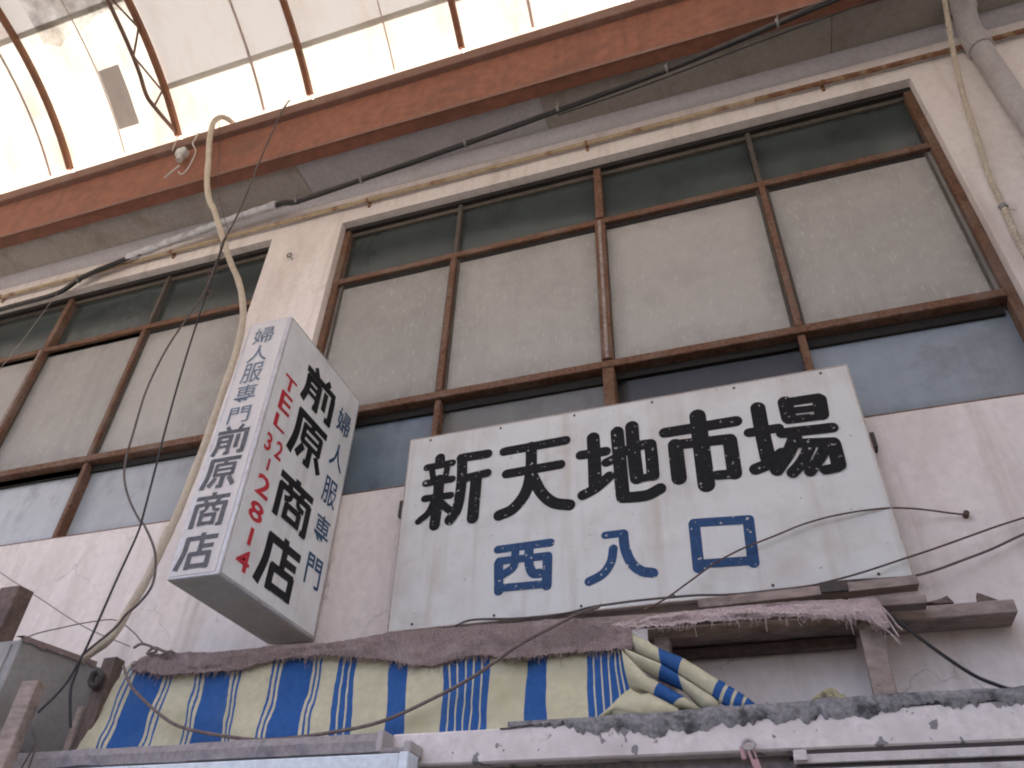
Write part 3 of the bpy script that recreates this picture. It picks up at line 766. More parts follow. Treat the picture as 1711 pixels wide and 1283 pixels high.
BOLD = {
 '前': [(.10, [(.25, 1.0), (.35, .84)]), (.10, [(.76, 1.0), (.66, .84)]), (.105, [(0, .79), (1, .79)]), (.12, [(.11, .67), (.11, .3), (.03, .0)]), (.09, [(.06, .635), (.52, .635)]),
       (.12, [(.47, .67), (.47, .02)]), (.07, [(.12, .46), (.46, .46)]), (.07, [(.12, .29), (.46, .29)]), (.08, [(.36, .05), (.53, .05)]), (.11, [(.69, .67), (.69, .2)]),
       (.12, [(.93, .71), (.93, .02)]), (.09, [(.78, .06), (.99, .06)])],
 '原': [(.11, [(.06, .95), (1, .95)]), (.13, [(.12, .99), (.12, .45), (.02, .0)]), (.10, [(.58, .94), (.54, .79)]), (.10, [(.32, .80), (.32, .40)]), (.10, [(.85, .80), (.85, .40)]),
       (.08, [(.28, .77), (.89, .77)]), (.065, [(.3, .60), (.87, .60)]), (.08, [(.28, .43), (.89, .43)]), (.12, [(.59, .42), (.59, .02)]), (.08, [(.46, .05), (.64, .05)]),
       (.11, [(.38, .34), (.22, .06)]), (.11, [(.78, .34), (.96, .06)])],
 '商': [(.12, [(.5, 1.0), (.5, .87)]), (.10, [(0, .85), (1, .85)]), (.10, [(.28, .83), (.35, .68)]), (.10, [(.72, .83), (.65, .68)]), (.09, [(.04, .655), (.96, .655)]),
       (.12, [(.08, .69), (.08, .0)]), (.12, [(.92, .69), (.92, .02)]), (.08, [(.80, .05), (.97, .05)]), (.08, [(.41, .65), (.36, .50), (.22, .44)]), (.08, [(.59, .65), (.62, .50), (.80, .45)]),
       (.08, [(.28, .35), (.72, .35)]), (.08, [(.28, .11), (.72, .11)]), (.10, [(.31, .37), (.31, .05)]), (.10, [(.69, .37), (.69, .05)])],
 '店': [(.12, [(.55, 1.0), (.55, .87)]), (.11, [(.08, .85), (1, .85)]), (.13, [(.14, .89), (.13, .45), (.02, .0)]), (.12, [(.57, .78), (.57, .42)]), (.10, [(.58, .61), (.94, .61)]),
       (.10, [(.28, .41), (.92, .41)]), (.12, [(.33, .44), (.33, .0)]), (.12, [(.87, .44), (.87, .0)]), (.10, [(.30, .08), (.90, .08)])]}
def bold_char(ch, m, side, a0, a1, b0, b1):
    """square-ended painted strokes fitted into a rectangle on one face of the box"""
    V = []; F = []
    for i, (w, pts) in enumerate(BOLD[ch]):
        P = [Vector((a0 + (a1 - a0) * p[0], b0 + (b1 - b0) * p[1], 0)) for p in pts]
        if len(P) > 2: P = catmull(P, 6)
        hw = w * (a1 - a0) / 2 * (1.28 if side else 1.2); n0 = len(V); off = 0.0032 + 0.0002 * i
        for j, p in enumerate(P):
            t = (P[min(j + 1, len(P) - 1)] - P[max(0, j - 1)]).normalized(); nn = Vector((-t.y, t.x, 0)) * hw
            for q in (p + nn, p - nn):
                V.append((BX1 + off, q.x, q.y) if side else (q.x, BY0 - off, q.y))
        for j in range(len(P) - 1): F.append((n0 + 2 * j, n0 + 2 * j + 1, n0 + 2 * j + 3, n0 + 2 * j + 2))
    obj('character', (V, F), m, bs)
for ch, z1, z0 in (('前', 4.060, 3.825), ('原', 3.775, 3.525), ('商', 3.435, 3.198), ('店', 3.140, 2.884)):
    bold_char(ch, 'paint_black', True, -0.530, -0.250, z0, z1)
for ch, z1, z0 in (('婦', 4.012, 3.866), ('人', 3.801, 3.655), ('服', 3.592, 3.444), ('専', 3.384, 3.238), ('門', 3.172, 3.022)):
    side_char(ch, 'paint_navy', -0.198, -0.068, z0, z1, 0.012)
for ch, y0, y1, z0, z1 in (('T', -0.675, -0.577, 3.784, 3.862), ('E', -0.672, -0.578, 3.664, 3.768), ('L', -0.671, -0.581, 3.568, 3.638), ('3', -0.691, -0.645, 3.429, 3.518),
                           ('2', -0.612, -0.558, 3.434, 3.522), ('2', -0.673, -0.577, 3.222, 3.320), ('8', -0.676, -0.577, 3.104, 3.190), ('1', -0.632, -0.608, 2.997, 3.074), ('4', -0.672, -0.583, 2.882, 2.974)):
    side_char(ch, 'paint_red', y0, y1, z0, z1, 0.018)
obj('character', ([(BX1 + 0.0042, -0.637, 3.349), (BX1 + 0.0042, -0.622, 3.349), (BX1 + 0.0042, -0.622, 3.408), (BX1 + 0.0042, -0.637, 3.408)], [(0, 1, 2, 3)]), 'paint_red', bs)
for ch, z1, z0 in (('婦', 4.126, 4.022), ('人', 4.010, 3.905), ('服', 3.898, 3.780), ('専', 3.768, 3.660), ('門', 3.640, 3.550)):
    front_char(ch, 'paint_slate', -2.166, -2.054, z0, z1, 0.006)
for ch, z1, z0 in (('前', 3.536, 3.384), ('原', 3.366, 3.216), ('商', 3.196, 3.034), ('店', 3.010, 2.852)):
    bold_char(ch, 'paint_grey', False, -2.192, -2.028, z0, z1)
bpy.data.objects.remove(fo); bpy.data.curves.remove(fc)

# ------------------------------------------------------------------ pipes and cables on the facade
pp = thing('wall_pipe', 'thin cream painted conduit pipe with rust patches running above the windows', 'pipe', (-2, -0.04, 5.99))
obj('pipe', tube([(-12.5, -0.035, 5.995), (-7, -0.035, 5.985), (-4.5, -0.036, 5.99), (-2.5, -0.038, 6.0), (-0.2, -0.035, 6.0), (0.45, -0.035, 5.995)], 0.015, 10, 4), 'pipe_cream', pp)
obj('pipe', tube([(0.452, -0.035, 5.995), (1.0, -0.035, 5.99), (1.60, -0.035, 5.985), (7.5, -0.035, 5.985)], 0.0155, 10, 4), 'pipe_rusty', pp)
for x in (-11, -9.2, -7.4, -5.6, -3.9, -2.22, -0.62, 0.85, 2.7, 4.4, 6.1):
    z = interp([(-12.5, 5.995), (-7, 5.985), (-4.5, 5.99), (-2.5, 6.0), (-0.2, 6.0), (1, 5.99), (8, 5.985)], x)
    obj('pipe_clip', join(tube([(x - 0.009, -0.036, z), (x + 0.009, -0.036, z)], 0.0185, 10, 1, False), box(x - 0.009, x + 0.009, -0.012, -0.001, z - 0.04, z + 0.035)), 'pipe_rusty', pp)
obj('coupling', tube([(-2.2, -0.038, 6.0005), (-2.12, -0.038, 6.0005)], 0.0195, 10, 1, False), 'pipe_cream', pp)

cb = thing('cable_bundle', 'black cable bundle tied at intervals crossing from eave beam to wall', 'cable', (-2.189, -0.2, 6.017))
main = [(1.228, -0.475, 6.147), (0.938, -0.465, 6.118), (0.6199, -0.44, 6.078), (-0.0363, -0.375, 6.028), (-0.7373, -0.31, 6.025), (-1.391, -0.25, 6.028), (-2.197, -0.19, 6.033), (-2.717, -0.15, 6.042), (-2.928, -0.135, 6.089), (-3.594, -0.1, 6.082), (-4.297, -0.075, 6.002), (-4.701, -0.06, 5.936), (-4.923, -0.05, 5.823), (-5.503, -0.045, 5.808), (-6.253, -0.04, 5.755)]
obj('cable', tube(main, 0.019, 8, 6), 'cable_black', cb)
obj('cable', tube([(x, y - 0.006, z - 0.024 - 0.006 * math.sin(i * 1.9)) for i, (x, y, z) in enumerate(main)], 0.010, 8, 6), 'cable_black', cb)
obj('cable', tube([(x + 0.02, y - 0.016, z - 0.004 + 0.006 * math.cos(i * 1.3)) for i, (x, y, z) in enumerate(main)], 0.007, 8, 6), 'cable_grey', cb)
thin = [(1.557, -0.48, 6.02), (1.127, -0.475, 5.977), (0.5728, -0.45, 5.936), (0.0257, -0.39, 5.937), (-0.3147, -0.355, 5.94), (-0.7354, -0.318, 5.958)]
obj('cable', tube(thin, 0.005, 6, 6), 'cable_black', cb)
mp_ = catmull(main, 6)
def on_path(i, f): return Vector(main[i]).lerp(Vector(main[i + 1]), f)
for i, f in ((2, 0.0), (3, 0.0), (4, 0.0), (5, 0.0), (6, 0.0), (7, 0.1), (11, 0.2)):
    c = on_path(i, f); d = (Vector(main[i + 1]) - Vector(main[i])).normalized() * 0.012
    c = c + Vector((0.004, -0.006, -0.007))
    obj('cable_tie', join(tube([c - d * 0.6, c + d * 0.6], 0.028, 10, 1, False), tube([c + Vector((0, -0.02, 0.0)), c + Vector((0.01, -0.035, 0.03))], 0.003, 5, 1, False)), 'tie_white', cb)
slv = [Vector(p) + Vector((0, -0.006, -0.006)) for p in [(-2.928, -0.135, 6.089), (-3.263, -0.118, 6.085), (-3.591, -0.1, 6.074), (-3.949, -0.085, 6.045), (-4.287, -0.075, 6.006)]]
obj('tape_sleeve', tube(slv, 0.029, 10, 8, rfun=lambda i, n: 1 + 0.10 * math.sin(i * 1.7) + (0.1 if i % 7 == 0 else 0)), 'tape_silver', cb)

hz = thing('flexible_hose', 'cream flexible hose hanging over the orange eave beam down past the box sign', 'hose', (-3.241, -0.5, 6.044))
hp = [(-3.332, -0.4, 6.874), (-3.323, -0.47, 6.841), (-3.358, -0.5, 6.861), (-3.392, -0.52, 6.855), (-3.417, -0.53, 6.803), (-3.419, -0.53, 6.724), (-3.377, -0.53, 6.527), (-3.283, -0.53, 6.21), (-3.225, -0.52, 5.979), (-3.18, -0.48, 5.813), (-3.133, -0.45, 5.724), (-3.069, -0.36, 5.532), (-2.998, -0.28, 5.335), (-2.938, -0.24, 5.215), (-2.858, -0.22, 5.02), (-2.813, -0.2, 4.818), (-2.806, -0.18, 4.587), (-2.817, -0.17, 4.299), (-2.82, -0.17, 3.99), (-2.831, -0.17, 3.73), (-2.836, -0.18, 3.507), (-2.848, -0.19, 3.35), (-2.859, -0.21, 3.129), (-2.882, -0.23, 2.975), (-2.904, -0.25, 2.837), (-2.962, -0.25, 2.783), (-3.03, -0.25, 2.744)]
obj('hose', tube(hp, 0.0205, 10, 6, rfun=lambda i, n: 1 + 0.05 * math.sin(i * 0.9)), 'hose_cream', hz)
for q in ((403, 558, -0.19), (277, 899, -0.19)):
    pass
hc = [(-2.846, -0.185, 3.413), (-2.853, -0.19, 3.334)]
obj('joint', tube(hc, 0.0245, 10, 1, False), 'hose_cream', hz)

rh = thing('ribbed_hose', 'ribbed cream flexible conduit beside the drain pipe at the right', 'hose', (1.421, -0.06, 5.413))
rp = [(1.603, -0.3, 6.555), (1.564, -0.28, 6.275), (1.547, -0.24, 6.113), (1.522, -0.17, 5.917), (1.503, -0.1, 5.727), (1.469, -0.06, 5.447), (1.443, -0.05, 5.197), (1.406, -0.04, 4.894), (1.39, -0.035, 4.627), (1.377, -0.035, 4.404), (1.372, -0.035, 4.142), (1.342, -0.035, 3.652)] + [(1.62, -0.035, 3.2), (1.60, -0.035, 1.6), (1.60, -0.035, 0.1)]
P_ = catmull(rp, 8)
P_ = resample(P_, 0.0065)
obj('hose', tube(P_, 0.0135, 10, 1, False, rfun=lambda i, n: 1.10 if i % 4 < 2 else 0.88), 'hose_cream', rh)
hcp = (1.39, -0.035, 4.627)
obj('clip', join(tube([(hcp[0] - 0.003, hcp[1], hcp[2] + 0.012), (hcp[0] + 0.003, hcp[1], hcp[2] - 0.012)], 0.0185, 10, 1, False), tube([(hcp[0], -0.02, hcp[2]), (hcp[0] + 0.06, -0.006, hcp[2] - 0.012)], 0.002, 5, 1, False)), 'tie_white', rh)

dp = thing('drain_pipe', 'grey rain drain pipe with an elbow under the eave at the top right', 'pipe', (1.69, -0.06, 4.0))
obj('elbow', tube([(1.66, -0.36, 6.30), (1.66, -0.30, 6.26), (1.665, -0.20, 6.20), (1.672, -0.11, 6.12), (1.676, -0.07, 6.03), (1.677, -0.066, 5.93)], 0.062, 14, 5), 'drain_grey', dp)
obj('downpipe', tube([(1.677, -0.066, 5.95), (1.677, -0.066, 4.5), (1.677, -0.066, 0.02)], 0.056, 14, 3), 'drain_grey', dp)
obj('collar', tube([(1.677, -0.066, 5.99), (1.677, -0.066, 5.87)], 0.068, 14, 1, False), 'drain_grey', dp)
obj('collar', tube([(1.664, -0.215, 6.212), (1.668, -0.15, 6.163)], 0.068, 14, 1, False), 'drain_grey', dp)

# small fixture wired to the eave beam
fx = thing('wire_insulator', 'small white porcelain insulator block wired to the orange beam', 'insulator', (-3.622, -0.52, 6.442))
ip = Vector((-3.645, -0.5, 6.508))
obj('block', box(ip.x - 0.045, ip.x + 0.04, ip.y - 0.03, ip.y + 0.035, ip.z - 0.02, ip.z + 0.06, 0.012), 'porcelain', fx)
obj('knob', tube([ip + Vector((0.0, 0.0, -0.02)), ip + Vector((0.005, 0.0, -0.075))], 0.024, 10, 1, False), 'porcelain', fx)
obj('hook', tube([(-3.597, -0.485, 6.796), (-3.579, -0.5, 6.68), (-3.58, -0.5, 6.618), (-3.505, -0.505, 6.488), (-3.494, -0.505, 6.365), (-3.503, -0.505, 6.253), (-3.537, -0.505, 6.216), (-3.58, -0.505, 6.262)], 0.005, 6, 5), 'porcelain', fx)
obj('lead', tube([(-3.594, -0.51, 6.34), (-3.631, -0.51, 6.297), (-3.684, -0.51, 6.225)], 0.007, 6, 4), 'porcelain', fx)
obj('lead', tube([(-3.806, -0.485, 6.816), (-3.772, -0.5, 6.677), (-3.747, -0.51, 6.583)], 0.004, 6, 4), 'porcelain', fx)

hk = (-2.779, -0.01, 5.619)
ring = [(hk[0] + 0.018 * math.cos(a), -0.022, hk[2] + 0.018 * math.sin(a)) for a in [k * math.pi / 8 for k in range(17)]]
o = obj('wall_hook', join(tube(ring, 0.004, 6, 1, False), tube([(hk[0] + 0.01, -0.02, hk[2] - 0.012), (hk[0] + 0.02, 0.0, hk[2] - 0.03)], 0.004, 6, 1, False)), 'steel_dark')
tag(o, 'small dark iron eye hook screwed into the pink pillar between windows', 'hook')

def wire(name, label, pts, r, m, cat='wire', wob=0.0, group=None):
    o = obj(name, tube(pts, r, 6, 6, wob=wob), m)
    return tag(o, label, cat, group)
wire('hanging_wire', 'dark wire hanging from the beam, looping below the left window and round the hose', [(-2.844, -0.44, 6.948), (-2.815, -0.48, 6.839), (-2.82, -0.5, 6.621), (-2.847, -0.5, 6.045), (-2.843, -0.5, 5.876), (-2.9, -0.46, 5.573), (-2.972, -0.42, 5.398), (-3.013, -0.38, 5.236), (-3.066, -0.34, 5.018), (-3.146, -0.32, 4.839), (-3.236, -0.3, 4.615), (-3.259, -0.3, 4.314), (-3.223, -0.3, 3.975), (-3.203, -0.3, 3.821), (-3.152, -0.3, 3.68), (-3.058, -0.3, 3.538), (-2.946, -0.3, 3.412), (-2.897, -0.3, 3.371), (-2.762, -0.31, 3.204), (-2.703, -0.32, 3.043), (-2.728, -0.33, 2.949), (-2.788, -0.33, 2.892), (-2.826, -0.33, 2.831), (-2.938, -0.34, 2.723)], 0.006, 'cable_grey')
wire('hanging_wire', 'straight dark wire from the tangle near the tape sleeve down to the left plank', [(-2.963, -0.43, 5.408), (-2.973, -0.41, 5.249), (-2.987, -0.38, 4.828), (-2.972, -0.37, 4.416), (-2.942, -0.36, 3.998), (-2.901, -0.36, 3.666), (-2.867, -0.36, 3.383), (-2.851, -0.37, 3.274), (-2.852, -0.39, 3.05), (-2.842, -0.42, 2.77), (-2.828, -0.45, 2.632), (-2.833, -0.48, 2.52), (-2.864, -0.52, 2.419)], 0.0055, 'cable_black')
wire('hanging_wire', 'short black wire end dropping in front of the grey metal box', [(-2.836, -0.44, 2.656), (-2.819, -0.45, 2.601), (-2.805, -0.46, 2.531), (-2.768, -0.46, 2.444), (-2.741, -0.45, 2.374)], 0.0055, 'cable_black')
wire('hanging_wire', 'thin pale wire slanting across the far left window from the cable', [(-4.9, -0.06, 5.82), (-4.942, -0.08, 5.406), (-4.997, -0.1, 5.028), (-5.072, -0.12, 4.631)], 0.003, 'wire_pale')
wire('hanging_wire', 'fine dark wire hanging down the beam just right of the hose', [(-3.432, -0.48, 6.859), (-3.29, -0.47, 6.386), (-3.194, -0.44, 6), (-3.125, -0.4, 5.786), (-3.074, -0.33, 5.634)], 0.0025, 'cable_grey')
wire('wire_tangle', 'small knot of rusty wire twisted round the hanging wires below the sleeve', [(-2.965, -0.43, 5.444), (-2.964, -0.44, 5.316), (-2.941, -0.42, 5.256), (-2.968, -0.43, 5.193), (-2.94, -0.41, 5.144), (-2.949, -0.42, 5.055), (-2.987, -0.43, 5.11), (-2.991, -0.4, 5.002), (-2.924, -0.41, 4.9), (-2.959, -0.42, 4.87), (-2.979, -0.4, 4.967), (-2.902, -0.39, 4.923)], 0.003, 'wire_rusty')
wire('taut_wire', 'straight grey wire running down across the pink wall at bottom left', [(-4.111, -0.3, 3.405), (-3.807, -0.26, 3.245), (-3.503, -0.2, 3.088), (-3.224, -0.14, 2.946), (-2.934, -0.1, 2.838)], 0.0035, 'wire_pale')
wire('slack_wire', 'thin slack wire arching over the pink wall above the torn carpet', [(-3.446, -0.3, 2.825), (-3.372, -0.26, 2.879), (-3.289, -0.22, 2.913), (-3.14, -0.2, 2.937), (-2.974, -0.2, 2.933), (-2.816, -0.22, 2.851), (-2.699, -0.24, 2.776), (-2.472, -0.28, 2.707)], 0.0028, 'cable_grey')
wire('rusty_wire', 'rusty wire arching across the sign corner to a nail in the wall', [(-0.4516, -0.19, 2.743), (-0.3712, -0.16, 2.791), (-0.2679, -0.13, 2.868), (-0.1601, -0.12, 2.939), (-0.0091, -0.11, 3.002), (0.2124, -0.1, 3.07), (0.3568, -0.1, 3.091), (0.4946, -0.08, 3.1), (0.6322, -0.05, 3.089), (0.7591, -0.02, 3.069)], 0.0036, 'wire_rusty', wob=0.004)
nl = (0.7644, -0.012, 3.07)
wn_ = obj('nail', tube([(nl[0], 0.0, nl[2]), (nl[0], -0.03, nl[2])], 0.011, 8, 1, False), 'wire_rusty'); tag(wn_, 'rusty round nail head in the pink wall holding the arching wire', 'nail')
wire('rusty_wire', 'upper of two rusty wires running right along the sign bottom', [(-0.1412, -0.15, 2.789), (0.0481, -0.14, 2.783), (0.2358, -0.12, 2.817), (0.3893, -0.11, 2.853), (0.6193, -0.08, 2.92), (0.7835, -0.05, 2.976), (0.9407, -0.03, 3.023), (1.131, -0.03, 3.077)] + [(2.4, -0.03, 3.75), (4.6, -0.02, 4.0)], 0.0036, 'wire_rusty', wob=0.003)
wire('rusty_wire', 'lower thicker wire following the sign bottom edge to the right', [(-1.238, -0.14, 2.772), (-1.16, -0.14, 2.79), (-0.9794, -0.14, 2.778), (-0.7601, -0.15, 2.778), (-0.6486, -0.15, 2.794), (-0.4666, -0.15, 2.8), (-0.2928, -0.15, 2.8), (-0.1392, -0.14, 2.795), (0.086, -0.13, 2.797), (0.2715, -0.12, 2.811), (0.4133, -0.11, 2.811), (0.5217, -0.09, 2.82), (0.6753, -0.06, 2.868), (0.7999, -0.04, 2.912), (0.9189, -0.03, 2.958), (1.111, -0.03, 3.023)] + [(2.4, -0.03, 3.62), (4.6, -0.02, 3.85)], 0.0046, 'cable_grey', wob=0.003)
wire('drooping_rope', 'taupe rope drooping across the striped awning from the plank to lower left', [(-0.6309, -0.155, 2.788), (-0.6471, -0.24, 2.744), (-0.6787, -0.31, 2.704), (-0.7526, -0.325, 2.664), (-0.8955, -0.335, 2.597), (-1.052, -0.345, 2.497), (-1.207, -0.35, 2.425), (-1.402, -0.355, 2.354), (-1.609, -0.36, 2.324), (-1.87, -0.36, 2.311), (-2.081, -0.36, 2.336), (-2.279, -0.355, 2.377), (-2.402, -0.35, 2.43), (-2.585, -0.345, 2.541), (-2.664, -0.335, 2.614), (-2.722, -0.31, 2.664)], 0.0065, 'cord_taupe', 'rope')
wire('black_cable', 'black cable sagging from the right plank down to the ledge', [(0.3586, -0.2, 2.674), (0.3709, -0.25, 2.632), (0.4579, -0.27, 2.515), (0.5486, -0.28, 2.414), (0.6062, -0.29, 2.372), (0.6448, -0.3, 2.352), (0.6991, -0.31, 2.346), (0.8132, -0.3, 2.358)] + [(1.3, -0.30, 2.42), (2.0, -0.32, 2.37), (4.0, -0.32, 2.36)], 0.006, 'cable_black', 'cable')

# ------------------------------------------------------------------ striped awning
aw = thing('striped_awning', 'blue and cream striped canvas awning gathered on the ledge under the box sign', 'awning', (-1.6, -0.28, 2.32))
vt = [(150, 1112), (205, 1106), (220, 1106), (280, 1112), (335, 1109), (398, 1104), (451, 1090), (513, 1084), (560, 1083), (638, 1088), (690, 1096), (732, 1096), (788, 1082), (858, 1086), (936, 1078), (1060, 1070)]
AWN = [  # (top left, bottom left) corners of each colour band in order, then its colour
    ((-2.7561, 2.7066), (-2.8128, 2.3072), 0),
    ((-2.7429, 2.7073), (-2.7098, 2.3052), 1),
    ((-2.7336, 2.7077), (-2.6990, 2.3050), 0),
    ((-2.7173, 2.7085), (-2.6854, 2.3046), 1),
    ((-2.7054, 2.7073), (-2.6748, 2.3045), 0),
    ((-2.6904, 2.7050), (-2.6579, 2.3044), 1),
    ((-2.5518, 2.6833), (-2.5052, 2.3032), 0),
    ((-2.5348, 2.6807), (-2.4922, 2.3031), 1),
    ((-2.5231, 2.6790), (-2.4820, 2.3031), 0),
    ((-2.5113, 2.6777), (-2.4623, 2.3028), 1),
    ((-2.5003, 2.6776), (-2.4521, 2.3026), 0),
    ((-2.3840, 2.6766), (-2.3080, 2.2998), 1),
    ((-2.3732, 2.6765), (-2.2981, 2.2996), 0),
    ((-2.3616, 2.6764), (-2.2821, 2.2993), 1),
    ((-2.3509, 2.6763), (-2.2722, 2.2991), 0),
    ((-2.3341, 2.6763), (-2.2582, 2.2988), 1),
    ((-2.2076, 2.6755), (-2.1048, 2.2990), 0),
    ((-2.1928, 2.6755), (-2.0898, 2.2991), 1),
    ((-2.1809, 2.6754), (-2.0789, 2.2991), 0),
    ((-2.1687, 2.6753), (-2.0696, 2.2991), 1),
    ((-2.1573, 2.6769), (-2.0588, 2.2990), 0),
    ((-2.0075, 2.7035), (-1.9360, 2.2969), 1),
    ((-1.9959, 2.7036), (-1.9255, 2.2969), 0),
    ((-1.9831, 2.7037), (-1.9122, 2.2969), 1),
    ((-1.9716, 2.7038), (-1.9017, 2.2969), 0),
    ((-1.9600, 2.7039), (-1.8913, 2.2969), 1),
    ((-1.8143, 2.7037), (-1.7609, 2.2965), 0),
    ((-1.8036, 2.7029), (-1.7465, 2.2965), 1),
    ((-1.7922, 2.7021), (-1.7363, 2.2965), 0),
    ((-1.7813, 2.7014), (-1.7233, 2.2966), 1),
    ((-1.7699, 2.7006), (-1.7132, 2.2966), 0),
    ((-1.6958, 2.6947), (-1.6330, 2.2968), 1),
    ((-1.6755, 2.6918), (-1.6088, 2.2970), 0),
    ((-1.6676, 2.6907), (-1.6019, 2.2971), 1),
    ((-1.6448, 2.6875), (-1.5803, 2.2973), 0),
    ((-1.6370, 2.6864), (-1.5734, 2.2973), 1),
    ((-1.6137, 2.6831), (-1.5498, 2.2975), 0),
    ((-1.4599, 2.6575), (-1.4113, 2.2992), 1),
    ((-1.3755, 2.6354), (-1.3328, 2.3004), 0),
    ((-1.2238, 2.6246), (-1.1892, 2.3001), 1),
    ((-1.2034, 2.6286), (-1.1632, 2.2995), 0),
    ((-1.1970, 2.6298), (-1.1573, 2.2994), 1),
    ((-1.1743, 2.6341), (-1.1334, 2.2988), 0),
    ((-1.1680, 2.6353), (-1.1275, 2.2986), 1),
    ((-1.1397, 2.6405), (-1.1042, 2.2980), 0),
    ((-1.1333, 2.6417), (-1.0983, 2.2978), 1),
    ((-1.1094, 2.6460), (-1.0749, 2.2973), 0),
    ((-1.1029, 2.6451), (-1.0690, 2.2973), 1),
    ((-1.0797, 2.6414), (-1.0383, 2.2973), 0),
    ((-1.0733, 2.6405), (-1.0326, 2.2974), 1),
    ((-1.0429, 2.6360), (-1.0092, 2.2975), 0),
    ((-0.8988, 2.6208), (-0.8668, 2.3033), 1),
    ((-0.8189, 2.6224), (-0.7874, 2.3056), 0),
    ((-0.6599, 2.6211), (-0.6465, 2.3166), 1),
    ((-0.6379, 2.6209), (-0.6222, 2.3166), 0),
    ((-0.6327, 2.6209), (-0.6164, 2.3167), 1),
    ((-0.6086, 2.6206), (-0.5934, 2.3167), 0),
    ((-0.6034, 2.6206), (-0.5876, 2.3168), 1),
    ((-0.5794, 2.6204), (-0.5684, 2.3168), 0),
    ((-0.5742, 2.6203), (-0.5626, 2.3168), 1),
    ((-0.5582, 2.6202), (-0.5326, 2.3169), 0),
    ((-0.5531, 2.6201), (-0.5269, 2.3169), 1),
    ((-0.5445, 2.6200), (-0.5096, 2.3170), 0),
    ((-0.5393, 2.6200), (-0.5039, 2.3170), 1),
    ((-0.5310, 2.6199), (-0.4880, 2.3170), 0),
    ((-0.5064, 2.6196), (-0.4531, 2.3171), 0),
]
NR = 26
V = []; F = []; I = []
nc = len(AWN)
for s in (0, 1):
    for k in range(NR + 1):
        t = k / NR
        for (tx, tz), (bx, bz), c_ in AWN:
            x = tx + (bx - tx) * t; z = tz + (bz - tz) * t
            x += 0.004 * math.sin(t * 5 + tx * 6)
            y = -0.245 - 0.075 * t + 0.022 * noise.noise(Vector((x * 4, z * 6, 0.5))) + 0.011 * noise.noise(Vector((x * 15 + z * 12, z * 7, 4.5))) + 0.004 * noise.noise(Vector((x * 40 + z * 50, z * 12, 2.5)))
            V.append((x, y + (0.003 if s else 0), z))
o_ = (NR + 1) * nc
for k in range(NR):
    for j in range(nc - 1):
        a = k * nc + j
        F.append((a, a + nc, a + nc + 1, a + 1)); I.append(AWN[j][2])
        F.append((o_ + a, o_ + a + 1, o_ + a + nc + 1, o_ + a + nc)); I.append(AWN[j][2])
obj('canvas', (V, F), ['cloth_cream', 'cloth_blue'], aw, smooth=True, idx=I)
def folds(bands, parent):
    """folded canvas: each band is (upper polyline, lower polyline, colours per segment)"""
    V = []; F = []; I = []
    for up, lo, cols in bands:
        n = len(up); b0 = len(V); SUB = 6
        mid_push = random.uniform(-0.02, -0.012)
        for j in range(n):
            for k in range(SUB + 1):
                t = k / SUB
                p = Vector(up[j]).lerp(Vector(lo[j]), t)
                p.y += mid_push * math.sin(math.pi * t)
                V.append(tuple(p))
        for j in range(n - 1):
            for k in range(SUB):
                a = b0 + j * (SUB + 1) + k
                F.append((a, a + 1, a + SUB + 2, a + SUB + 1)); I.append(cols[j])
    o = obj('folded_end', (V, F), ['cloth_cream', 'cloth_blue'], parent, smooth=True, idx=I)
    sm_ = o.modifiers.new('thickness', 'SOLIDIFY'); sm_.thickness = 0.003; sm_.offset = 1
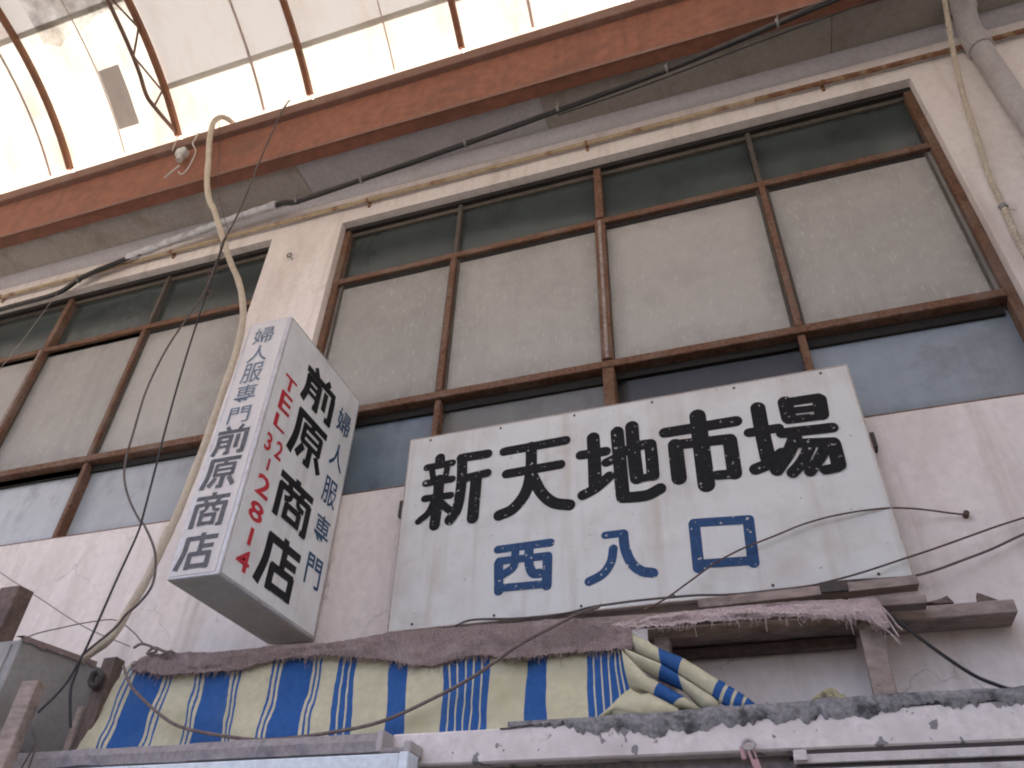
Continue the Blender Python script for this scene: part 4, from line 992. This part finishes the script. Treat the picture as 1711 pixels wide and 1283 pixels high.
folds([
 ([(-0.4869, -0.2700, 2.6304), (-0.3940, -0.2850, 2.5625), (-0.3115, -0.2950, 2.5181), (-0.2001, -0.3100, 2.4324), (-0.1780, -0.3120, 2.4188), (-0.1706, -0.3120, 2.4106), (-0.1519, -0.3140, 2.3970), (-0.1435, -0.3150, 2.3903), (-0.1246, -0.3170, 2.3748), (-0.1172, -0.3180, 2.3678), (-0.0937, -0.3200, 2.3445)],
  [(-0.4975, -0.2600, 2.5721), (-0.3894, -0.2700, 2.5116), (-0.3347, -0.2800, 2.4683), (-0.2288, -0.3000, 2.3860), (-0.2092, -0.3050, 2.3666), (-0.1995, -0.3050, 2.3597), (-0.1781, -0.3100, 2.3427), (-0.1700, -0.3100, 2.3401), (-0.1431, -0.3150, 2.3352), (-0.1349, -0.3150, 2.3348), (-0.0982, -0.3200, 2.3293)], [0, 1, 0, 1, 0, 1, 0, 1, 0, 1]),
 ([(-0.5117, -0.2850, 2.5695), (-0.3858, -0.2950, 2.5032), (-0.3322, -0.3000, 2.4619), (-0.2260, -0.3100, 2.3808), (-0.2039, -0.3100, 2.3544)],
  [(-0.5023, -0.2500, 2.5286), (-0.4045, -0.2600, 2.4636), (-0.3212, -0.2700, 2.4175), (-0.2706, -0.2900, 2.3533), (-0.2548, -0.2900, 2.3420)], [0, 1, 0, 0]),
 ([(-0.5224, -0.3000, 2.5605), (-0.4370, -0.3100, 2.4594), (-0.3973, -0.3150, 2.4353), (-0.3175, -0.3200, 2.3814), (-0.2679, -0.3200, 2.3429)],
  [(-0.5006, -0.2900, 2.4252), (-0.4359, -0.3000, 2.4094), (-0.4205, -0.3050, 2.3940), (-0.3604, -0.3100, 2.3613), (-0.3130, -0.3100, 2.3357)], [0, 0, 1, 0]),
 ([(-0.4958, -0.3150, 2.4219), (-0.4647, -0.3200, 2.3968), (-0.4328, -0.3200, 2.4013), (-0.3938, -0.3250, 2.3782), (-0.3400, -0.3250, 2.3456)],
  [(-0.5892, -0.3250, 2.3382), (-0.4986, -0.3300, 2.3279), (-0.4457, -0.3300, 2.3251), (-0.3978, -0.3300, 2.3225), (-0.3375, -0.3300, 2.3193)], [0, 0, 0, 0]),
 ([(-0.6008, -0.3350, 2.3320), (-0.5338, -0.3400, 2.3823), (-0.4772, -0.3350, 2.3675), (-0.4577, -0.3300, 2.3424)],
  [(-0.5999, -0.3300, 2.3269), (-0.5611, -0.3100, 2.3322), (-0.5008, -0.3200, 2.3264), (-0.4545, -0.3300, 2.3255)], [0, 0, 0]),
], aw)

# torn carpet strips that weigh the awning down
def strip(name, label, up, lo, y, m, fray, seed):
    P = [Vector(p) for p in up]; Q = [Vector(p) for p in lo]
    U = resample(catmull(P, 8), 0.006); Lw = [(p.x, p.z) for p in catmull(Q, 8)]
    x0 = max(U[0].x, Lw[0][0]); x1 = min(U[-1].x, Lw[-1][0])
    rows = [[] for _ in range(7)]
    n = int((x1 - x0) / 0.005)
    uz = [(p.x, p.z) for p in U]
    for i in range(n + 1):
        x = x0 + (x1 - x0) * i / n
        zt = interp(uz, x) + 0.003 * noise.noise(Vector((x * 40, seed, 0))); zb = interp(Lw, x) + 0.009 * noise.noise(Vector((x * 25, seed, 3))) + 0.010 * noise.noise(Vector((x * 95, seed, 3)))
        yy = interp([(a.x, a.y) for a in P], x)
        for k in range(7):
            t = k / 6
            rows[k].append((x, yy - 0.007 * math.sin(math.pi * (0.15 + 0.7 * t)) + 0.012 * noise.noise(Vector((x * 6, t * 2, seed))) + 0.006 * noise.noise(Vector((x * 21, t * 4, seed))) + 0.003 * noise.noise(Vector((x * 90, t * 14, seed))), zt + (zb - zt) * t))
    o = obj(name, slab_grid(rows[0], rows[1:], 0.009), m, smooth=False)
    tag(o, label, 'carpet')
    # loose threads along the lower edge
    gs = []
    rr = random.Random(seed)
    for _ in range(fray):
        j = rr.randrange(3, n - 3); p = Vector(rows[6][j]); ln = rr.uniform(0.008, 0.03) * (1.8 if rr.random() < 0.12 else 1)
        q = p + Vector((rr.uniform(-0.01, 0.01), rr.uniform(-0.012, 0.0), -ln))
        gs.append(tube([p + Vector((0, 0.003, 0.004)), p.lerp(q, 0.5) + Vector((rr.uniform(-0.006, 0.006), 0, 0)), q], 0.0011, 3, 2))
    t_ = obj('loose_threads', join(*gs), m, o); t_['kind'] = 'stuff'
    return o
strip('torn_carpet', 'long mauve carpet strip with ragged edge along the top of the awning',
      [(-2.717, -0.275, 2.675), (-2.686, -0.275, 2.694), (-2.648, -0.275, 2.712), (-2.508, -0.28, 2.713), (-2.251, -0.28, 2.698), (-2.024, -0.28, 2.703), (-1.701, -0.28, 2.696), (-1.466, -0.28, 2.711), (-1.177, -0.28, 2.709), (-0.9599, -0.28, 2.706), (-0.7118, -0.28, 2.702), (-0.6054, -0.28, 2.677), (-0.4811, -0.28, 2.639)],
      [(-2.708, -0.285, 2.656), (-2.608, -0.285, 2.638), (-2.491, -0.285, 2.618), (-2.323, -0.285, 2.616), (-2.136, -0.285, 2.615), (-1.991, -0.285, 2.641), (-1.817, -0.285, 2.643), (-1.687, -0.285, 2.637), (-1.474, -0.285, 2.607), (-1.337, -0.285, 2.576), (-1.232, -0.285, 2.568), (-1.097, -0.285, 2.594), (-0.9273, -0.285, 2.57), (-0.7506, -0.285, 2.574), (-0.4845, -0.285, 2.57)], -0.28, 'carpet_mauve', 420, 3)
strip('torn_carpet', 'pale pinkish frayed carpet piece draped over the planks right of the awning',
      [(-0.5687, -0.265, 2.67), (-0.4746, -0.265, 2.684), (-0.3625, -0.265, 2.691), (-0.1312, -0.265, 2.696), (0.101, -0.265, 2.692), (0.2645, -0.265, 2.685), (0.3426, -0.265, 2.679), (0.3586, -0.265, 2.652), (0.3732, -0.265, 2.622)],
      [(-0.5689, -0.27, 2.641), (-0.4761, -0.27, 2.647), (-0.3656, -0.27, 2.648), (-0.0744, -0.27, 2.647), (0.0909, -0.27, 2.638), (0.184, -0.27, 2.621), (0.2856, -0.27, 2.612), (0.3261, -0.27, 2.588), (0.3642, -0.27, 2.572)], -0.27, 'carpet_pale', 80, 11)
fr = obj('frayed_corner', join(*[tube(q, 0.003, 5, 3) for q in (
    [(0.3445, -0.28, 2.627), (0.362, -0.285, 2.595), (0.3725, -0.28, 2.564), (0.3806, -0.28, 2.54)], [(0.3556, -0.28, 2.642), (0.3746, -0.285, 2.602), (0.386, -0.28, 2.575), (0.3971, -0.28, 2.562)],
    [(0.3262, -0.28, 2.612), (0.3394, -0.285, 2.577), (0.359, -0.28, 2.553), (0.3783, -0.28, 2.517)], [(0.3118, -0.28, 2.614), (0.327, -0.285, 2.586), (0.3416, -0.28, 2.571), (0.3539, -0.28, 2.562)])]), 'carpet_pale')
tag(fr, 'frayed carpet tassels hanging in front of the short upright post', 'carpet')

# ------------------------------------------------------------------ awning frame timbers
def plank(name, label, a, b, w, h, m, up=(0, 0, 1), cat='plank', group=None):
    o = obj(name, beam(a, b, w, h, 0.003, up, 0.0012), m)
    return tag(o, label, cat, group)
plank('timber_plank', 'weathered grey plank lying along the bottom edge of the signboard', (-0.675, -0.205, 2.700), (0.503, -0.205, 2.674), 0.07, 0.030, 'old_timber')
plank('timber_plank', 'thicker brown edged batten fixed to the wall right of the signboard', (-0.45, -0.075, 2.668), (0.778, -0.075, 2.662), 0.135, 0.046, 'old_timber')
plank('timber_post', 'short upright grey post between the batten and the ledge', (0.307, -0.165, 2.346), (0.313, -0.165, 2.644), 0.07, 0.068, 'old_timber', (1, 0, 0), 'post')
plank('timber_post', 'small grey upright block behind the folded awning end', (-0.395, -0.15, 2.345), (-0.395, -0.15, 2.640), 0.06, 0.055, 'old_timber', (1, 0, 0), 'post')
plank('timber_plank', 'dark board added for the shade under the batten behind the pale carpet', (-0.42, -0.03, 2.621), (0.272, -0.03, 2.619), 0.04, 0.036, 'dark_timber')  # fills the shaded gap below the batten with a dark colour
sl = [(0.1851, -0.086, 2.795), (0.2778, -0.086, 2.793), (0.2699, -0.086, 2.757), (0.1778, -0.086, 2.759)]
o = obj('metal_clamp', box(sl[0][0], sl[1][0], -0.172, -0.085, sl[3][2] - 0.005, sl[0][2], 0.003), 'steel_dark'); tag(o, 'dark rectangular metal clamp on the lower sign edge above the pale carpet', 'clamp')
plank('timber_plank', 'thin pale strip of wood beneath the right end of the signboard', (-0.25, -0.13, 2.762), (0.508, -0.13, 2.775), 0.06, 0.036, 'old_timber')
dr = [[(0.5254, -0.1, 2.715), (0.5716, -0.1, 2.723), (0.5931, -0.1, 2.732), (0.6084, -0.1, 2.706), (0.5593, -0.12, 2.699)], [(0.6968, -0.06, 2.748), (0.7101, -0.06, 2.743), (0.7541, -0.06, 2.716), (0.7173, -0.07, 2.71), (0.6914, -0.06, 2.718)]]
for q, lb in zip(dr, ('dark crumpled scrap on the batten beside the plank end', 'small grey scrap of bark on the batten near the right edge')):
    V = [tuple(p) for p in q] + [(p[0], p[1] + 0.03, p[2] - 0.004) for p in q]; n = len(q)
    o = obj('debris_scrap', (V, [tuple(range(n))] + [tuple(range(2 * n - 1, n - 1, -1))] + [(i, n + i, n + (i + 1) % n, (i + 1) % n) for i in range(n)]), 'dark_timber'); tag(o, lb, 'debris')
# yellow cloth scraps on the ledge
gs = []
pk = [(-0.0633, -0.33, 2.348), (-0.0265, -0.33, 2.338), (0.0543, -0.33, 2.337), (0.098, -0.3, 2.372), (0.1479, -0.3, 2.387), (0.1768, -0.31, 2.357), (0.2023, -0.33, 2.332)]
pb = [(-0.065, -0.335, 2.335), (-0.0284, -0.335, 2.326), (0.0525, -0.335, 2.327), (0.0898, -0.33, 2.328), (0.1356, -0.33, 2.329), (0.17, -0.33, 2.327), (0.2004, -0.335, 2.324)]
rows = [[], [], [], []]
for p, q in zip(catmull(pk, 8), catmull(pb, 8)):
    for k in range(4):
        t = k / 3; v = p.lerp(q, t); v.y -= 0.014 * math.sin(math.pi * t) * (1 + 1.5 * noise.noise(v * 40)); v.z += 0.010 * noise.noise(v * 55) * (1 - t); rows[k].append(tuple(v))
o = obj('cloth_scrap', slab_grid(rows[0], rows[1:], 0.02), 'scrap_olive'); tag(o, 'crumpled yellowish canvas scrap lying on the broken ledge edge', 'cloth')

# ------------------------------------------------------------------ lower left: bar, light box, metal box, posts
lb = thing('shop_signboard', 'bluish white shop signboard top showing below the grey bar', 'signboard', (-1.9, -0.45, 2.0))
obj('face', box(-4.6, -1.270, -0.452, -0.37, 1.62, 2.222, 0.004), 'panel_bluewhite', lb)
obj('end_frame', box(-1.268, -1.234, -0.456, -0.37, 1.62, 2.225, 0.003), 'panel_bluewhite', lb)
obj('mount', box(-4.5, -1.3, -0.369, -0.28, 1.7, 2.15), 'bar_grey', lb)
gb = thing('grey_bar', 'weathered grey metal canopy bar below the striped awning', 'bar', (-1.9, -0.4, 2.23))
V = []; F = []
prof = [(-0.425, 2.236), (-0.430, 2.270), (-0.422, 2.296), (-0.400, 2.303), (-0.345, 2.303), (-0.345, 2.236)]
nseg = 90
for i in range(nseg + 1):
    x = -3.05 + (1.695) * i / nseg
    for (y, z) in prof:
        V.append((x, y + 0.006 * noise.noise(Vector((x * 9, z * 20, 0))), z + 0.005 * noise.noise(Vector((x * 7, y * 9, 3)))))
n = len(prof)
for i in range(nseg):
    for k in range(n):
        k2 = (k + 1) % n; F.append((i * n + k, (i + 1) * n + k, (i + 1) * n + k2, i * n + k2))
F.append(tuple(range(n))[::-1]); F.append(tuple(nseg * n + k for k in range(n)))
obj('bar', (V, F), 'bar_grey', gb)
obj('end_cap', box(-1.372, -1.349, -0.434, -0.342, 2.233, 2.305, 0.004), 'drain_grey', gb)
obj('stub', box(-1.348, -1.235, -0.44, -0.345, 2.226, 2.243, 0.004), 'bar_grey', gb)
obj('stub_clip', box(-1.262, -1.232, -0.446, -0.341, 2.222, 2.262, 0.006), 'drain_grey', gb)

mb = thing('metal_box', 'grey sheet metal box projecting from the wall at the bottom left', 'box', (-3.3, -0.3, 2.3))
V, F = box(-3.42, -3.109, -0.53, -0.002, 2.33, 2.735, 0.006)
V = [(x, y, z + (0.03 * (y + 0.53) / 0.47 if z > 2.5 else 0)) for x, y, z in V]
obj('casing', (V, F), 'sheet_grey', mb)
obj('front_flange', box(-3.43, -3.15, -0.5385, -0.5305, 2.34, 2.715, 0.002), 'sheet_grey', mb)
rg = []
r0 = [(-3.164, -0.53, 2.724), (-3.128, -0.5, 2.737), (-3.094, -0.4, 2.742), (-3.09, -0.26, 2.745), (-3.106, -0.14, 2.769), (-3.094, -0.1, 2.782)]
rows = [[], [], []]
for p in resample(catmull(r0, 8), 0.008):
    w_ = 0.010 + 0.012 * abs(noise.noise(p * 20))
    x_ = -3.102
    rows[0].append((x_ - 0.05, p.y, 2.772 + 0.03 * (p.y + 0.53) / 0.47 - 0.02)); rows[1].append((x_, p.y, 2.752 + 0.03 * (p.y + 0.53) / 0.47)); rows[2].append((x_ + 0.004, p.y - 0.004, 2.752 + 0.03 * (p.y + 0.53) / 0.47 - w_ * 2))
o = obj('torn_rim', slab_grid(rows[0], rows[1:], 0.004), 'carpet_mauve', mb)
plank('timber_post', 'dark brown upright post at the far left edge', (-3.32, -0.49, 0.0), (-3.318, -0.49, 3.0), 0.085, 0.115, 'dark_timber', (1, 0, 0), 'post')
plank('timber_plank', 'short horizontal grey board joined to the dark post at the left edge', (-3.9, -0.43, 2.985), (-3.378, -0.43, 2.992), 0.03, 0.07, 'old_timber')
plank('timber_post', 'slim brown upright stake in front of the grey metal box', (-2.945, -0.53, 0.0), (-2.935, -0.53, 2.54), 0.05, 0.085, 'old_timber', (1, 0, 0), 'post')
plank('timber_post', 'upright timber at the left edge of the striped awning', (-2.826, -0.27, 2.305), (-2.822, -0.27, 2.712), 0.06, 0.07, 'dark_timber', (1, 0, 0), 'post')
plank('timber_plank', 'thin pale lath on the edge of the awning timber', (-2.868, -0.312, 2.305), (-2.872, -0.312, 2.50), 0.012, 0.03, 'old_timber', (1, 0, 0), 'lath')
pc = (-2.826, -0.33, 2.609)
ring = [(pc[0] + 0.026 * math.cos(a), pc[1] - 0.004 * math.sin(a), pc[2] + 0.030 * math.sin(a)) for a in [k * math.pi / 10 for k in range(21)]]
o = obj('iron_ring', tube(ring, 0.014, 8, 1, False), 'steel_dark'); tag(o, 'dark iron pulley ring on the timber left of the awning', 'ring')
wr = [(-2.823, -0.5, 2.219), (-2.808, -0.52, 2.285), (-2.839, -0.53, 2.338), (-2.87, -0.53, 2.373), (-2.82, -0.52, 2.307), (-2.859, -0.5, 2.22)]
wire('loop_wire', 'thin dark wire loop below the slim stake at the bottom left corner', wr, 0.0035, 'cable_grey')
o = obj('crumpled_wire', tube([(-2.716, -0.29, 2.749), (-2.673, -0.3, 2.759), (-2.605, -0.31, 2.739), (-2.574, -0.3, 2.719), (-2.612, -0.31, 2.708), (-2.593, -0.3, 2.736), (-2.529, -0.3, 2.71), (-2.537, -0.31, 2.692), (-2.493, -0.31, 2.709), (-2.473, -0.3, 2.701)], 0.006, 6, 6), 'cord_taupe')
tag(o, 'crumpled bit of cord at the left end of the mauve carpet', 'cord')

# ------------------------------------------------------------------ lower right: shutter rails and a clip
rl = thing('shutter_rail', 'white shutter rail running under the ledge at the bottom right', 'rail', (1.5, -0.34, 2.1))
obj('upper_rail', box(-0.008, 7.0, -0.352, -0.272, 2.163, 2.188, 0.002), 'rail_white', rl)
obj('gap_strip', box(-0.02, 7.0, -0.335, -0.273, 2.189, 2.203), 'rail_dark', rl)
obj('groove', box(0.0, 7.0, -0.338, -0.273, 2.148, 2.162), 'rail_dark', rl)
obj('lower_rail', box(-0.008, 7.0, -0.358, -0.272, 2.10, 2.147, 0.002), 'rail_white', rl)
obj('end_block', box(-0.006, 0.032, -0.366, -0.353, 2.168, 2.198, 0.003), 'rail_white', rl)
ck = Vector((-0.1325, -0.355, 2.207))
cl = thing('pink_clip', 'small pink and grey plastic clip hanging under the ledge', 'clip', tuple(ck))
obj('ring', tube([ck + Vector((0.017 * math.cos(a), -0.004, 0.012 + 0.014 * math.sin(a))) for a in [k * math.pi / 8 for k in range(17)]], 0.006, 8, 1, False), 'drain_grey', cl)
obj('jaw', beam(ck + Vector((0.004, -0.004, -0.005)), ck + Vector((0.022, -0.01, -0.075)), 0.012, 0.022, 0.003, (1, 0, 0)), 'clip_pink', cl)
obj('jaw', beam(ck + Vector((-0.022, 0, 0.01)), ck + Vector((-0.018, -0.004, -0.03)), 0.010, 0.014, 0.003, (1, 0, 0)), 'clip_pink', cl)
obj('bolt', beam(ck + Vector((0.006, -0.010, -0.005)), ck + Vector((0.012, -0.012, -0.03)), 0.01, 0.008, 0.002, (1, 0, 0)), 'steel_dark', cl)
